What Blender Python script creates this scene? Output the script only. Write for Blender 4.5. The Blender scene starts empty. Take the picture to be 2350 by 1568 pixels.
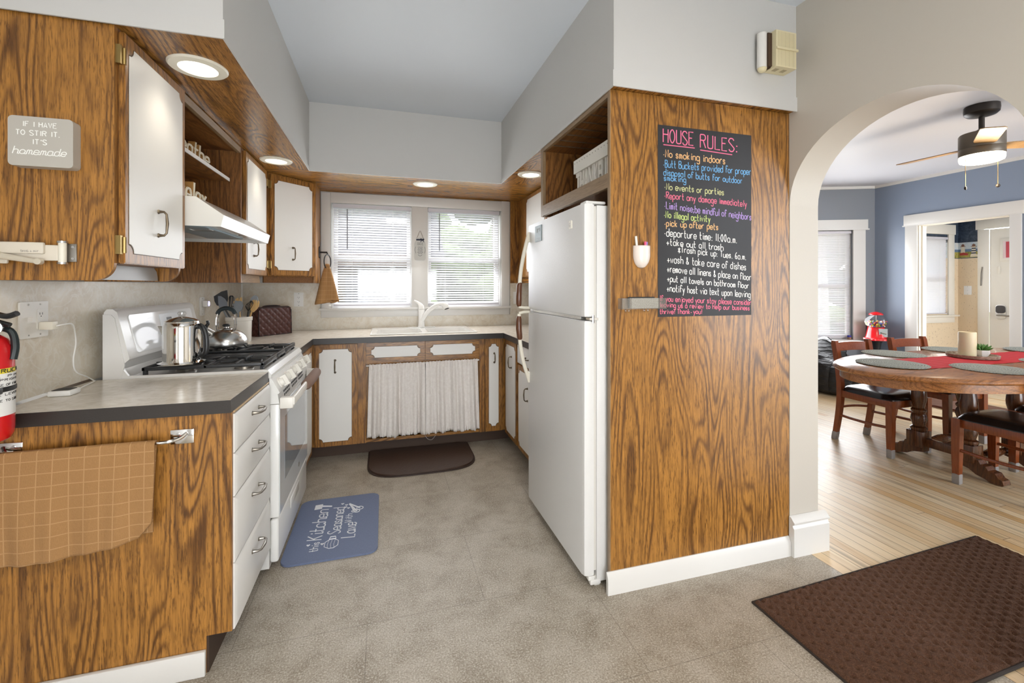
import bpy, bmesh, math, random
from mathutils import Vector, Matrix
PI = math.pi
sc = bpy.context.scene
COL = sc.collection
random.seed(7)

# ------------------------------------------------------------------ camera
cam_d = bpy.data.cameras.new('camera')
cam_d.sensor_width = 36.0
cam_d.lens = 1010.0 / 2350.0 * 36.0
cam_d.shift_y = -128.0 / 2350.0
cam_d.clip_start = 0.05
cam_d.clip_end = 200
cam = bpy.data.objects.new('camera', cam_d)
COL.objects.link(cam)
cam.location = (0, 0, 1.30)
cam.rotation_euler = (PI / 2, 0, -math.radians(16.2))
sc.camera = cam

# ------------------------------------------------------------------ world, exposure
sc.view_settings.view_transform = 'Standard'
sc.view_settings.look = 'None'
sc.view_settings.gamma = 1.0
sc.view_settings.use_curve_mapping = False
sc.view_settings.exposure = 0.12
w = bpy.data.worlds.new('overcast_sky')
sc.world = w
w.use_nodes = True
wn = w.node_tree
for n in list(wn.nodes): wn.nodes.remove(n)
wo = wn.nodes.new('ShaderNodeOutputWorld')
wb = wn.nodes.new('ShaderNodeBackground')
wb.inputs['Color'].default_value = (0.93, 0.965, 1.0, 1)
wb.inputs['Strength'].default_value = 9.0
wn.links.new(wb.outputs[0], wo.inputs[0])

def area(name, loc, rot, sx, sy, power, col=(1, 1, 1)):
    d = bpy.data.lights.new(name, 'AREA')
    d.shape = 'RECTANGLE'; d.size = sx; d.size_y = sy
    d.energy = power; d.color = col
    o = bpy.data.objects.new(name, d); COL.objects.link(o)
    o.location = loc; o.rotation_euler = rot
    return o
# daylight entering through the windows (each just inside its glass)
area('window_daylight', (0.32, 4.10, 1.57), (-PI / 2 + 0.45, 0, 0), 1.5, 0.9, 14, (0.95, 0.97, 1))
area('window_daylight', (5.62, 4.44, 1.3), (-PI / 2, 0, -math.radians(23)), 0.9, 1.4, 34, (0.95, 0.97, 1))
area('window_daylight', (7.35, 4.2, 1.5), (-PI / 2, 0, 0), 0.7, 1.1, 2.5, (1, 0.97, 0.92))

# added fill light above the viewer, no real fixture known there
area('added_fill_light', (0.35, -0.5, 2.58), (0, 0, 0), 0.6, 0.6, 36, (1, 0.93, 0.82))

# ------------------------------------------------------------------ mesh helpers
class B:
    def __init__(s): s.bm = bmesh.new(); s.mi = 0
    def _v(s, co): return [s.bm.verts.new(c) for c in co]
    def _f(s, vs):
        try:
            f = s.bm.faces.new(vs); f.material_index = s.mi; return f
        except ValueError: return None
    def box(s, x0, x1, y0, y1, z0, z1, bev=0, seg=2):
        v = s._v([(x0, y0, z0), (x1, y0, z0), (x1, y1, z0), (x0, y1, z0), (x0, y0, z1), (x1, y0, z1), (x1, y1, z1), (x0, y1, z1)])
        fs = [s._f([v[i] for i in q]) for q in ((3, 2, 1, 0), (4, 5, 6, 7), (0, 1, 5, 4), (1, 2, 6, 5), (2, 3, 7, 6), (3, 0, 4, 7))]
        if bev:
            es = list({e for f in fs for e in f.edges})
            bmesh.ops.bevel(s.bm, geom=es, offset=bev, segments=seg, affect='EDGES', profile=0.5, clamp_overlap=True)
        return s
    def cyl(s, p, q, r, r2=None, n=16, caps=True):
        return s.tube([p, q], [r, r if r2 is None else r2], n, caps=caps)
    def tube(s, pts, r, n=8, closed=False, caps=True, flat=1.0):
        pts = [Vector(p) for p in pts]; m = len(pts)
        rs = list(r) if isinstance(r, (list, tuple)) else [r] * m
        if len(rs) != m:
            q = [i * (len(rs) - 1) / (m - 1) for i in range(m)]
            rs = [rs[int(a)] + (rs[min(int(a) + 1, len(rs) - 1)] - rs[int(a)]) * (a - int(a)) for a in q]
        rings = []; up = None
        for i, p in enumerate(pts):
            if closed: t = pts[(i + 1) % m] - pts[i - 1]
            else: t = pts[min(i + 1, m - 1)] - pts[max(i - 1, 0)]
            if t.length < 1e-9: t = Vector((0, 0, 1))
            t.normalize()
            if up is None:
                up = Vector((0, 0, 1)) if abs(t.z) < 0.9 else Vector((1, 0, 0))
            a = up - t * up.dot(t)
            if a.length < 1e-6: a = t.orthogonal()
            a.normalize(); up = a; b = t.cross(a)
            rings.append(s._v([p + (a * math.cos(k * 2 * PI / n) + b * (flat * math.sin(k * 2 * PI / n))) * rs[i] for k in range(n)]))
        for i in range(m if closed else m - 1):
            A, C = rings[i], rings[(i + 1) % m]
            for k in range(n): s._f([A[k], A[(k + 1) % n], C[(k + 1) % n], C[k]])
        if caps and not closed:
            s._f(rings[0][::-1]); s._f(rings[-1])
        return s
    def lathe(s, cx, cy, prof, n=28, cap0=True, cap1=True, sx=1, sy=1):
        R = [s._v([(cx + sx * r * math.cos(k * 2 * PI / n), cy + sy * r * math.sin(k * 2 * PI / n), z) for k in range(n)]) for r, z in prof]
        for A, C in zip(R, R[1:]):
            for k in range(n): s._f([A[k], A[(k + 1) % n], C[(k + 1) % n], C[k]])
        if cap0: s._f(R[0][::-1])
        if cap1: s._f(R[-1])
        return s
    def prism(s, poly, f, a, b):
        A = s._v([f(u, v, a) for u, v in poly]); C = s._v([f(u, v, b) for u, v in poly]); n = len(poly)
        s._f(A[::-1]); s._f(C)
        for k in range(n): s._f([A[k], A[(k + 1) % n], C[(k + 1) % n], C[k]])
        return s
    def grid(s, nu, nv, f, cu=False, cv=False):
        V = [[s.bm.verts.new(f(i / nu, j / nv)) for j in range(nv + (0 if cv else 1))] for i in range(nu + (0 if cu else 1))]
        for i in range(nu):
            for j in range(nv):
                a, b = (i + 1) % len(V) if cu else i + 1, (j + 1) % (nv if cv else nv + 1)
                s._f([V[i][j], V[a][j], V[a][b], V[i][b]])
        return s
    def ball(s, c, rx, ry=None, rz=None, n=16, m=10):
        ry = ry or rx; rz = rz or rx
        pr = [(max(1e-4, math.sin(PI * j / m)), -math.cos(PI * j / m)) for j in range(m + 1)]
        R = [s._v([(c[0] + rx * r * math.cos(k * 2 * PI / n), c[1] + ry * r * math.sin(k * 2 * PI / n), c[2] + rz * z) for k in range(n)]) for r, z in pr]
        for A, C in zip(R, R[1:]):
            for k in range(n): s._f([A[k], A[(k + 1) % n], C[(k + 1) % n], C[k]])
        return s
    def xform(s, M):
        bmesh.ops.transform(s.bm, matrix=M, verts=s.bm.verts); return s

ORG = {}
def _mesh(name, b, mat, off):
    bm = b.bm
    if off is not None: bmesh.ops.translate(bm, vec=-Vector(off), verts=bm.verts)
    bmesh.ops.recalc_face_normals(bm, faces=bm.faces)
    for f in bm.faces: f.smooth = True
    for e in bm.edges:
        if len(e.link_faces) == 2 and e.calc_face_angle(0) > math.radians(38): e.smooth = False
    me = bpy.data.meshes.new(name); bm.to_mesh(me); bm.free()
    for m in (mat if isinstance(mat, (list, tuple)) else [mat]): me.materials.append(m)
    return me
def P(name, b, mat, parent, label=None):
    """a part (or sub-part) under parent, built in world coordinates"""
    o = bpy.data.objects.new(name, _mesh(name, b, mat, ORG.get(parent.name, (0, 0, 0))))
    COL.objects.link(o); o.parent = parent; ORG[o.name] = ORG.get(parent.name, (0, 0, 0))
    if label: o['label'] = label
    return o
def T(name, label, cat, loc, group=None):
    o = bpy.data.objects.new(name, None); COL.objects.link(o)
    o.empty_display_size = 0.05
    o.location = loc; ORG[o.name] = tuple(loc); o['label'] = label; o['category'] = cat
    if group: o['group'] = group
    return o
def ONE(name, label, cat, b, mat, group=None):
    xs = [v.co for v in b.bm.verts]
    lo = [min(c[i] for c in xs) for i in range(3)]; hi = [max(c[i] for c in xs) for i in range(3)]
    off = ((lo[0] + hi[0]) / 2, (lo[1] + hi[1]) / 2, lo[2])
    o = bpy.data.objects.new(name, _mesh(name, b, mat, off)); COL.objects.link(o)
    o.location = off; ORG[o.name] = off; o['label'] = label; o['category'] = cat
    if group: o['group'] = group
    return o
def ST(name, b, mat, parent=None):
    o = bpy.data.objects.new(name, _mesh(name, b, mat, None)); COL.objects.link(o)
    if parent: o.parent = parent
    else: o['kind'] = 'structure'
    ORG[o.name] = (0, 0, 0)
    return o
def copy_tree(o, loc, rz=None):
    c = o.copy(); COL.objects.link(c); c.location = loc
    if rz is not None: c.rotation_euler = (0, 0, rz)
    for ch in list(o.children):
        k = ch.copy(); COL.objects.link(k); k.parent = c
        for g in list(ch.children):
            q = g.copy(); COL.objects.link(q); q.parent = k
    return c
XZ = lambda u, v, t: (u, t, v)
YZ = lambda u, v, t: (t, u, v)
XY = lambda u, v, t: (u, v, t)
def bez(p0, p1, p2, p3, n=10):
    p0, p1, p2, p3 = map(Vector, (p0, p1, p2, p3))
    return [((1 - t) ** 3) * p0 + 3 * t * (1 - t) ** 2 * p1 + 3 * t * t * (1 - t) * p2 + t ** 3 * p3 for t in [i / n for i in range(n + 1)]]
def smooth(pts, k=4, closed=False):
    pts = [Vector(p) for p in pts]; m = len(pts)
    if m < 3: return pts
    out = []
    for i in range(m if closed else m - 1):
        p1, p2 = pts[i], pts[(i + 1) % m]
        p0 = pts[i - 1] if (closed or i > 0) else p1
        p3 = pts[(i + 2) % m] if (closed or i + 2 < m) else p2
        for j in range(k):
            t = j / k
            out.append(0.5 * (2 * p1 + (p2 - p0) * t + (2 * p0 - 5 * p1 + 4 * p2 - p3) * t * t + (3 * p1 - p0 - 3 * p2 + p3) * t ** 3))
    if not closed: out.append(pts[-1])
    return out
def rrect(x0, x1, y0, y1, r, n=6):
    p = []
    for cx, cy, a in ((x1 - r, y0 + r, -90), (x1 - r, y1 - r, 0), (x0 + r, y1 - r, 90), (x0 + r, y0 + r, 180)):
        for k in range(n + 1):
            t = math.radians(a + 90 * k / n); p.append((cx + r * math.cos(t), cy + r * math.sin(t)))
    return p
def notch(x0, x1, y0, y1, r, n=6):
    """rectangle with scooped corners"""
    p = []
    for cx, cy, a in ((x0, y0, 90), (x1, y0, 180), (x1, y1, 270), (x0, y1, 360)):
        for k in range(n + 1):
            t = math.radians(a - 90 * k / n); p.append((cx + r * math.cos(t), cy + r * math.sin(t)))
    return p

# ------------------------------------------------------------------ materials
def new(name):
    m = bpy.data.materials.new(name); m.use_nodes = True
    nt = m.node_tree; b = nt.nodes['Principled BSDF']
    return m, nt, b
def N(nt, t, **kw):
    n = nt.nodes.new('ShaderNode' + t)
    for k, v in kw.items():
        if k in n.inputs.keys():
            if hasattr(v, 'node'): nt.links.new(v, n.inputs[k])
            else: n.inputs[k].default_value = v
        else: setattr(n, k, v)
    return n
def MA(nt, op, a, b=None, clamp=False):
    n = nt.nodes.new('ShaderNodeMath'); n.operation = op; n.use_clamp = clamp
    for i, x in enumerate((a, b)):
        if x is None: continue
        if hasattr(x, 'node'): nt.links.new(x, n.inputs[i])
        else: n.inputs[i].default_value = x
    return n.outputs[0]
def MIX(nt, fac, a, b, mode='MIX'):
    n = nt.nodes.new('ShaderNodeMix'); n.data_type = 'RGBA'; n.blend_type = mode
    for s, x in (('Factor', fac), ('A', a), ('B', b)):
        sock = [i for i in n.inputs if i.name == s and (i.type == ('VALUE' if s == 'Factor' else 'RGBA'))][0]
        if hasattr(x, 'node'): nt.links.new(x, sock)
        else: sock.default_value = x if s == 'Factor' else (*x, 1)[:4]
    return [o for o in n.outputs if o.type == 'RGBA'][0]
def RAMP(nt, fac, stops):
    n = nt.nodes.new('ShaderNodeValToRGB'); nt.links.new(fac, n.inputs[0])
    el = n.color_ramp.elements
    el[0].position, el[0].color = stops[0][0], (*stops[0][1], 1)
    el[1].position, el[1].color = stops[-1][0], (*stops[-1][1], 1)
    for p, c in stops[1:-1]:
        e = el.new(p); e.color = (*c, 1)
    return n.outputs[0]
def COORD(nt, scale=(1, 1, 1), loc=(0, 0, 0), kind='Object'):
    tc = nt.nodes.new('ShaderNodeTexCoord')
    mp = N(nt, 'Mapping'); nt.links.new(tc.outputs[kind], mp.inputs[0])
    mp.inputs['Scale'].default_value = scale; mp.inputs['Location'].default_value = loc
    return mp.outputs[0]
def NOISE(nt, vec, scale=1.0, detail=2.0, rough=0.5, dist=0.0):
    n = N(nt, 'TexNoise'); nt.links.new(vec, n.inputs['Vector'])
    n.inputs['Scale'].default_value = scale; n.inputs['Detail'].default_value = detail
    n.inputs['Roughness'].default_value = rough; n.inputs['Distortion'].default_value = dist
    return n.outputs[0]
def BUMP(nt, b, h, strength=0.2, dist=0.01):
    n = N(nt, 'Bump'); nt.links.new(h, n.inputs['Height'])
    n.inputs['Strength'].default_value = strength; n.inputs['Distance'].default_value = dist
    nt.links.new(n.outputs[0], b.inputs['Normal'])
def flat(name, col, rough=0.5, metal=0.0, coat=0.0, bump=None, emis=None, var=0.0):
    m, nt, b = new(name)
    b.inputs['Base Color'].default_value = (*col, 1)
    b.inputs['Roughness'].default_value = rough; b.inputs['Metallic'].default_value = metal
    b.inputs['Coat Weight'].default_value = coat
    if emis:
        b.inputs['Emission Color'].default_value = (*emis[0], 1); b.inputs['Emission Strength'].default_value = emis[1]
    if bump or var:
        h = NOISE(nt, COORD(nt), (bump or (6, 0))[0], 3)
        if bump and bump[1]: BUMP(nt, b, h, bump[1], 0.004)
        if var:
            c = MIX(nt, h, tuple(x * (1 - var) for x in col), tuple(min(1, x * (1 + var)) for x in col))
            nt.links.new(c, b.inputs['Base Color'])
    return m
def wood(name, axis='z', light=(0.40, 0.180, 0.036), dark=(0.060, 0.021, 0.006), rough=0.33, seed=0.0, scale=1.0, ring=1.0, fleck=1.0, coat=0.0):
    m, nt, b = new(name)
    def sc3(c, l): return tuple(l * scale if a == axis else c * scale for a in 'xyz')
    L = (seed, seed * 1.7, seed * 0.6)
    fine = NOISE(nt, COORD(nt, sc3(150, 5), L), 1, 3, 0.6)
    figure = NOISE(nt, COORD(nt, sc3(7.0, 1.05), L), 1, 0.7, 0.45, 0.22)
    wav = MA(nt, 'SINE', MA(nt, 'ADD', MA(nt, 'MULTIPLY', figure, 112.0), MA(nt, 'MULTIPLY', fine, 2.2)))
    rg = MA(nt, 'POWER', MA(nt, 'MULTIPLY', MA(nt, 'ADD', wav, 1.0), 0.5), 2.3)
    rg = MA(nt, 'MULTIPLY', rg, 0.80 * ring)
    patch = NOISE(nt, COORD(nt, sc3(9, 1.6), (L[0] + 3, L[1], L[2])), 1, 2)
    rg = MA(nt, 'MULTIPLY', rg, MA(nt, 'MULTIPLY', MA(nt, 'SUBTRACT', patch, 0.28), 3.2, True))
    fl = NOISE(nt, COORD(nt, sc3(230, 22), (L[0] + 9, L[1], L[2])), 1, 3, 0.6)
    fl = MA(nt, 'MULTIPLY', MA(nt, 'MULTIPLY', MA(nt, 'SUBTRACT', fl, 0.52), 9.0 * fleck, True), MA(nt, 'MULTIPLY', NOISE(nt, COORD(nt, sc3(14, 3), (L[0], L[1] + 5, L[2])), 1, 2), 1.6, True))
    midc = tuple(l * 0.62 + d * 0.38 for l, d in zip(light, dark))
    base = RAMP(nt, fine, [(0.30, tuple(l * 0.55 + d * 0.45 for l, d in zip(light, dark))), (0.52, light), (0.75, tuple(min(1, l * 1.12) for l in light))])
    c = MIX(nt, rg, base, dark)
    c = MIX(nt, MA(nt, 'MULTIPLY', fl, 0.70), c, tuple(d * 0.75 for d in dark))
    pore = NOISE(nt, COORD(nt, sc3(480, 16), (L[0] + 5, L[1], L[2])), 1, 2, 0.6)
    c = MIX(nt, MA(nt, 'MULTIPLY', MA(nt, 'MULTIPLY', MA(nt, 'SUBTRACT', 0.50, pore), 5.0, True), 0.5), c, dark)
    nt.links.new(c, b.inputs['Base Color'])
    b.inputs['Roughness'].default_value = rough; b.inputs['Coat Weight'].default_value = coat
    BUMP(nt, b, fine, 0.08, 0.002)
    return m
def mottle(name, cols, scale, rough=0.4, vein=None, bump=0.0, detail=6):
    m, nt, b = new(name)
    v = COORD(nt)
    f = NOISE(nt, v, scale, detail, 0.65, 0.4)
    c = RAMP(nt, f, cols)
    if vein:
        g = NOISE(nt, v, vein[0], 4, 0.6, 1.5)
        k = MA(nt, 'SUBTRACT', 1.0, MA(nt, 'MULTIPLY', MA(nt, 'ABSOLUTE', MA(nt, 'SUBTRACT', g, 0.5)), 22.0, True))
        c = MIX(nt, MA(nt, 'MULTIPLY', k, vein[2]), c, vein[1])
    nt.links.new(c, b.inputs['Base Color'])
    b.inputs['Roughness'].default_value = rough
    if bump: BUMP(nt, b, NOISE(nt, v, 300, 2), bump, 0.001)
    return m

WD = wood('wood_grain_upright', 'z')
WDP = wood('wood_grain_panel', 'z', seed=4.3, light=(0.41, 0.187, 0.038))
WDY = wood('wood_grain_soffit', 'y', seed=2.0, rough=0.27)
WDX = wood('wood_grain_crosswise', 'x', seed=7.0, rough=0.27)
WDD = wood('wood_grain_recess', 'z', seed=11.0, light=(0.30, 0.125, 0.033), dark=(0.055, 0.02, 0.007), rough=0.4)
EDGE = wood('grey_brown_edge_banding', 'z', light=(0.30, 0.20, 0.11), dark=(0.15, 0.09, 0.045), ring=0.3, fleck=0.5)
EDGEY = wood('grey_brown_edge_banding_long', 'y', light=(0.30, 0.20, 0.11), dark=(0.15, 0.09, 0.045), ring=0.3, fleck=0.5)
WHL = flat('white_laminate', (0.80, 0.79, 0.76), 0.38)
LINE = flat('dark_routed_line', (0.10, 0.06, 0.03), 0.6)
WPAINT = flat('white_wall_paint', (0.575, 0.565, 0.545), 0.55, bump=(60, 0.05))
APAINT = flat('warm_lit_white_paint', (0.535, 0.495, 0.43), 0.5, bump=(60, 0.05))  # white wall paint with the warm lamp light put into its colour
CPAINT = flat('pale_blue_grey_ceiling', (0.65, 0.69, 0.74), 0.45, bump=(40, 0.05))  # even pale blue-grey tone over the kitchen ceiling
DCEIL = flat('dining_ceiling_paint', (0.62, 0.625, 0.665), 0.5, bump=(40, 0.05))
BLUE = flat('slate_blue_wall_paint', (0.235, 0.285, 0.375), 0.45, bump=(60, 0.08))
TRIM = flat('white_trim_paint', (0.69, 0.675, 0.645), 0.35)
CREAMT = flat('cream_trim_paint', (0.80, 0.755, 0.66), 0.4)
ENAMEL = flat('white_appliance_enamel', (0.74, 0.73, 0.705), 0.18, coat=0.3)
ENAMELT = flat('white_textured_enamel', (0.71, 0.705, 0.69), 0.30, bump=(420, 0.22))
IVORY = flat('ivory_plastic', (0.78, 0.74, 0.63), 0.35)
WPLAST = flat('white_plastic', (0.84, 0.835, 0.81), 0.3)
BLACKP = flat('black_plastic', (0.012, 0.013, 0.015), 0.35)
CHROME = flat('chrome', (0.80, 0.80, 0.80), 0.10, 1.0)
STEEL = flat('brushed_steel', (0.62, 0.62, 0.61), 0.24, 1.0)
BRONZE = flat('antique_bronze', (0.16, 0.125, 0.085), 0.38, 0.85)
PEWTER = flat('pewter', (0.30, 0.28, 0.25), 0.35, 0.9)
BRASS = flat('aged_brass', (0.34, 0.24, 0.09), 0.35, 0.9)
IRON = flat('cast_iron', (0.022, 0.024, 0.027), 0.38)
REDP = flat('glossy_red_paint', (0.62, 0.008, 0.012), 0.22, coat=0.4)
CTOP = mottle('beige_stone_laminate', [(0.30, (0.64, 0.575, 0.475)), (0.5, (0.75, 0.69, 0.595)), (0.7, (0.82, 0.775, 0.69))], 28, 0.22)
CEDGE = flat('black_brown_counter_edge', (0.030, 0.025, 0.022), 0.35, bump=(200, 0.1))
SPLASH = mottle('beige_marbled_backsplash', [(0.28, (0.60, 0.52, 0.405)), (0.5, (0.70, 0.64, 0.53)), (0.72, (0.79, 0.75, 0.665))], 9, 0.35, vein=(11, (0.78, 0.76, 0.70), 0.55))
TOE = flat('dark_brown_toe_kick', (0.052, 0.027, 0.015), 0.6)
PALEW = wood('pale_pine', 'y', light=(0.66, 0.46, 0.24), dark=(0.5, 0.3, 0.14), ring=0.3, fleck=0)
RUBBER = flat('dark_rubber', (0.03, 0.03, 0.03), 0.6)
TERRY = flat('tan_towel_cloth', (0.40, 0.215, 0.088), 0.95, bump=(500, 0.5))
TERRYL = flat('tan_towel_seam', (0.46, 0.27, 0.125), 0.95)
CHALKB = flat('black_chalkboard_vinyl', (0.020, 0.020, 0.023), 0.55, var=0.25)
CWHITE = flat('ivory_candle_wax', (0.80, 0.70, 0.47), 0.5)
CWHITE.node_tree.nodes['Principled BSDF'].inputs['Subsurface Weight'].default_value = 0.25
CWHITE.node_tree.nodes['Principled BSDF'].inputs['Subsurface Radius'].default_value = (0.03, 0.02, 0.01)

def glass_mat(name, tint=(1, 1, 1), refl=0.08):
    m, nt, b = new(name); nt.nodes.remove(b)
    out = nt.nodes['Material Output']
    t = N(nt, 'BsdfTransparent'); t.inputs[0].default_value = (*tint, 1)
    g = N(nt, 'BsdfGlossy'); g.inputs['Roughness'].default_value = 0.03
    mx = N(nt, 'MixShader'); mx.inputs[0].default_value = refl
    nt.links.new(t.outputs[0], mx.inputs[1]); nt.links.new(g.outputs[0], mx.inputs[2]); nt.links.new(mx.outputs[0], out.inputs[0])
    return m
GLASS = glass_mat('clear_glass')
ACRYL = glass_mat('clear_acrylic', (0.93, 0.93, 0.92), 0.16)
def translucent(name, col, amt=0.5):
    m, nt, b = new(name)
    out = nt.nodes['Material Output']; b.inputs['Base Color'].default_value = (*col, 1); b.inputs['Roughness'].default_value = 0.6
    t = N(nt, 'BsdfTranslucent'); t.inputs[0].default_value = (*col, 1)
    mx = N(nt, 'MixShader'); mx.inputs[0].default_value = amt
    nt.links.new(b.outputs[0], mx.inputs[1]); nt.links.new(t.outputs[0], mx.inputs[2]); nt.links.new(mx.outputs[0], out.inputs[0])
    return m
SLAT = translucent('white_blind_slat', (0.86, 0.855, 0.89), 0.5)

def vinyl_floor():
    m, nt, b = new('grey_brown_vinyl_tile')
    v = COORD(nt)
    sp = N(nt, 'SeparateXYZ'); nt.links.new(v, sp.inputs[0]); X, Y = sp.outputs[0], sp.outputs[1]
    big = NOISE(nt, v, 5.5, 6, 0.7, 0.3)
    fine = NOISE(nt, v, 170, 4, 0.7)
    scr = NOISE(nt, COORD(nt, (60, 14, 1)), 1, 3, 0.6, 2.0)
    c = RAMP(nt, big, [(0.30, (0.215, 0.172, 0.122)), (0.5, (0.345, 0.30, 0.238)), (0.70, (0.44, 0.395, 0.33))])
    c = MIX(nt, MA(nt, 'MULTIPLY', MA(nt, 'SUBTRACT', fine, 0.50), 5.0, True), c, (0.64, 0.60, 0.53))
    c = MIX(nt, MA(nt, 'MULTIPLY', MA(nt, 'SUBTRACT', 0.46, fine), 5.0, True), c, (0.125, 0.10, 0.07))
    k = MA(nt, 'SUBTRACT', 1.0, MA(nt, 'MULTIPLY', MA(nt, 'ABSOLUTE', MA(nt, 'SUBTRACT', scr, 0.5)), 60.0, True))
    c = MIX(nt, MA(nt, 'MULTIPLY', k, 0.16), c, (0.60, 0.57, 0.50))
    # seams: rows 0.487 deep, tiles 0.922 long, half offset every other row
    ry = MA(nt, 'DIVIDE', MA(nt, 'SUBTRACT', Y, 1.779), 0.487)
    row = MA(nt, 'FLOOR', ry)
    dy = MA(nt, 'MULTIPLY', MA(nt, 'ABSOLUTE', MA(nt, 'SUBTRACT', MA(nt, 'FRACT', MA(nt, 'ADD', ry, 0.5)), 0.5)), 0.487)
    odd = MA(nt, 'MULTIPLY', MA(nt, 'FRACT', MA(nt, 'MULTIPLY', row, 0.5)), 0.922)
    rx = MA(nt, 'DIVIDE', MA(nt, 'ADD', MA(nt, 'SUBTRACT', X, 0.399), odd), 0.922)
    dx = MA(nt, 'MULTIPLY', MA(nt, 'ABSOLUTE', MA(nt, 'SUBTRACT', MA(nt, 'FRACT', MA(nt, 'ADD', rx, 0.5)), 0.5)), 0.922)
    seam = MA(nt, 'LESS_THAN', MA(nt, 'MINIMUM', dx, dy), 0.0013)
    c = MIX(nt, MA(nt, 'MULTIPLY', seam, 0.45), c, (0.085, 0.07, 0.055))
    nt.links.new(c, b.inputs['Base Color']); b.inputs['Roughness'].default_value = 0.42
    BUMP(nt, b, fine, 0.12, 0.002)
    return m
def board_floor():
    m, nt, b = new('pale_pine_floorboards')
    v = COORD(nt)
    sp = N(nt, 'SeparateXYZ'); nt.links.new(v, sp.inputs[0]); X, Y = sp.outputs[0], sp.outputs[1]
    q = MA(nt, 'DIVIDE', X, 0.062); col = MA(nt, 'FLOOR', q); fr = MA(nt, 'FRACT', q)
    wn1 = N(nt, 'TexWhiteNoise', noise_dimensions='1D'); nt.links.new(col, wn1.inputs['W'])
    r1 = wn1.outputs['Value']
    yy = MA(nt, 'DIVIDE', MA(nt, 'ADD', Y, MA(nt, 'MULTIPLY', r1, 7.0)), 2.1)
    seg = MA(nt, 'FLOOR', yy); fy = MA(nt, 'FRACT', yy)
    wn2 = N(nt, 'TexWhiteNoise', noise_dimensions='2D')
    cb = N(nt, 'CombineXYZ'); nt.links.new(col, cb.inputs[0]); nt.links.new(seg, cb.inputs[1]); nt.links.new(cb.outputs[0], wn2.inputs['Vector'])
    r2 = wn2.outputs['Value']
    cb2 = N(nt, 'CombineXYZ'); nt.links.new(MA(nt, 'MULTIPLY', X, 45.0), cb2.inputs[0]); nt.links.new(MA(nt, 'MULTIPLY', Y, 2.2), cb2.inputs[1]); nt.links.new(MA(nt, 'MULTIPLY', r2, 60.0), cb2.inputs[2])
    g = NOISE(nt, cb2.outputs[0], 1, 4, 0.6, 0.6)
    cb3 = N(nt, 'CombineXYZ'); nt.links.new(MA(nt, 'MULTIPLY', X, 18.0), cb3.inputs[0]); nt.links.new(MA(nt, 'MULTIPLY', Y, 1.1), cb3.inputs[1]); nt.links.new(MA(nt, 'MULTIPLY', r2, 40.0), cb3.inputs[2])
    g2 = NOISE(nt, cb3.outputs[0], 1, 2)
    base = RAMP(nt, r2, [(0.0, (0.68, 0.50, 0.285)), (0.35, (0.76, 0.60, 0.385)), (0.7, (0.71, 0.58, 0.385)), (1.0, (0.62, 0.39, 0.17))])
    c = MIX(nt, MA(nt, 'MULTIPLY', MA(nt, 'SUBTRACT', g, 0.52), 3.0, True), base, (0.44, 0.245, 0.085))
    c = MIX(nt, MA(nt, 'MULTIPLY', MA(nt, 'SUBTRACT', g2, 0.62), 5.0, True), c, (0.30, 0.215, 0.12))
    gap = MA(nt, 'LESS_THAN', MA(nt, 'MINIMUM', fr, MA(nt, 'SUBTRACT', 1.0, fr)), 0.022)
    gp2 = MA(nt, 'LESS_THAN', fy, 0.001)
    c = MIX(nt, MA(nt, 'MAXIMUM', gap, gp2), c, (0.10, 0.055, 0.025))
    nt.links.new(c, b.inputs['Base Color']); b.inputs['Roughness'].default_value = 0.36
    return m
VINYL = vinyl_floor()
BOARDS = board_floor()

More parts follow.
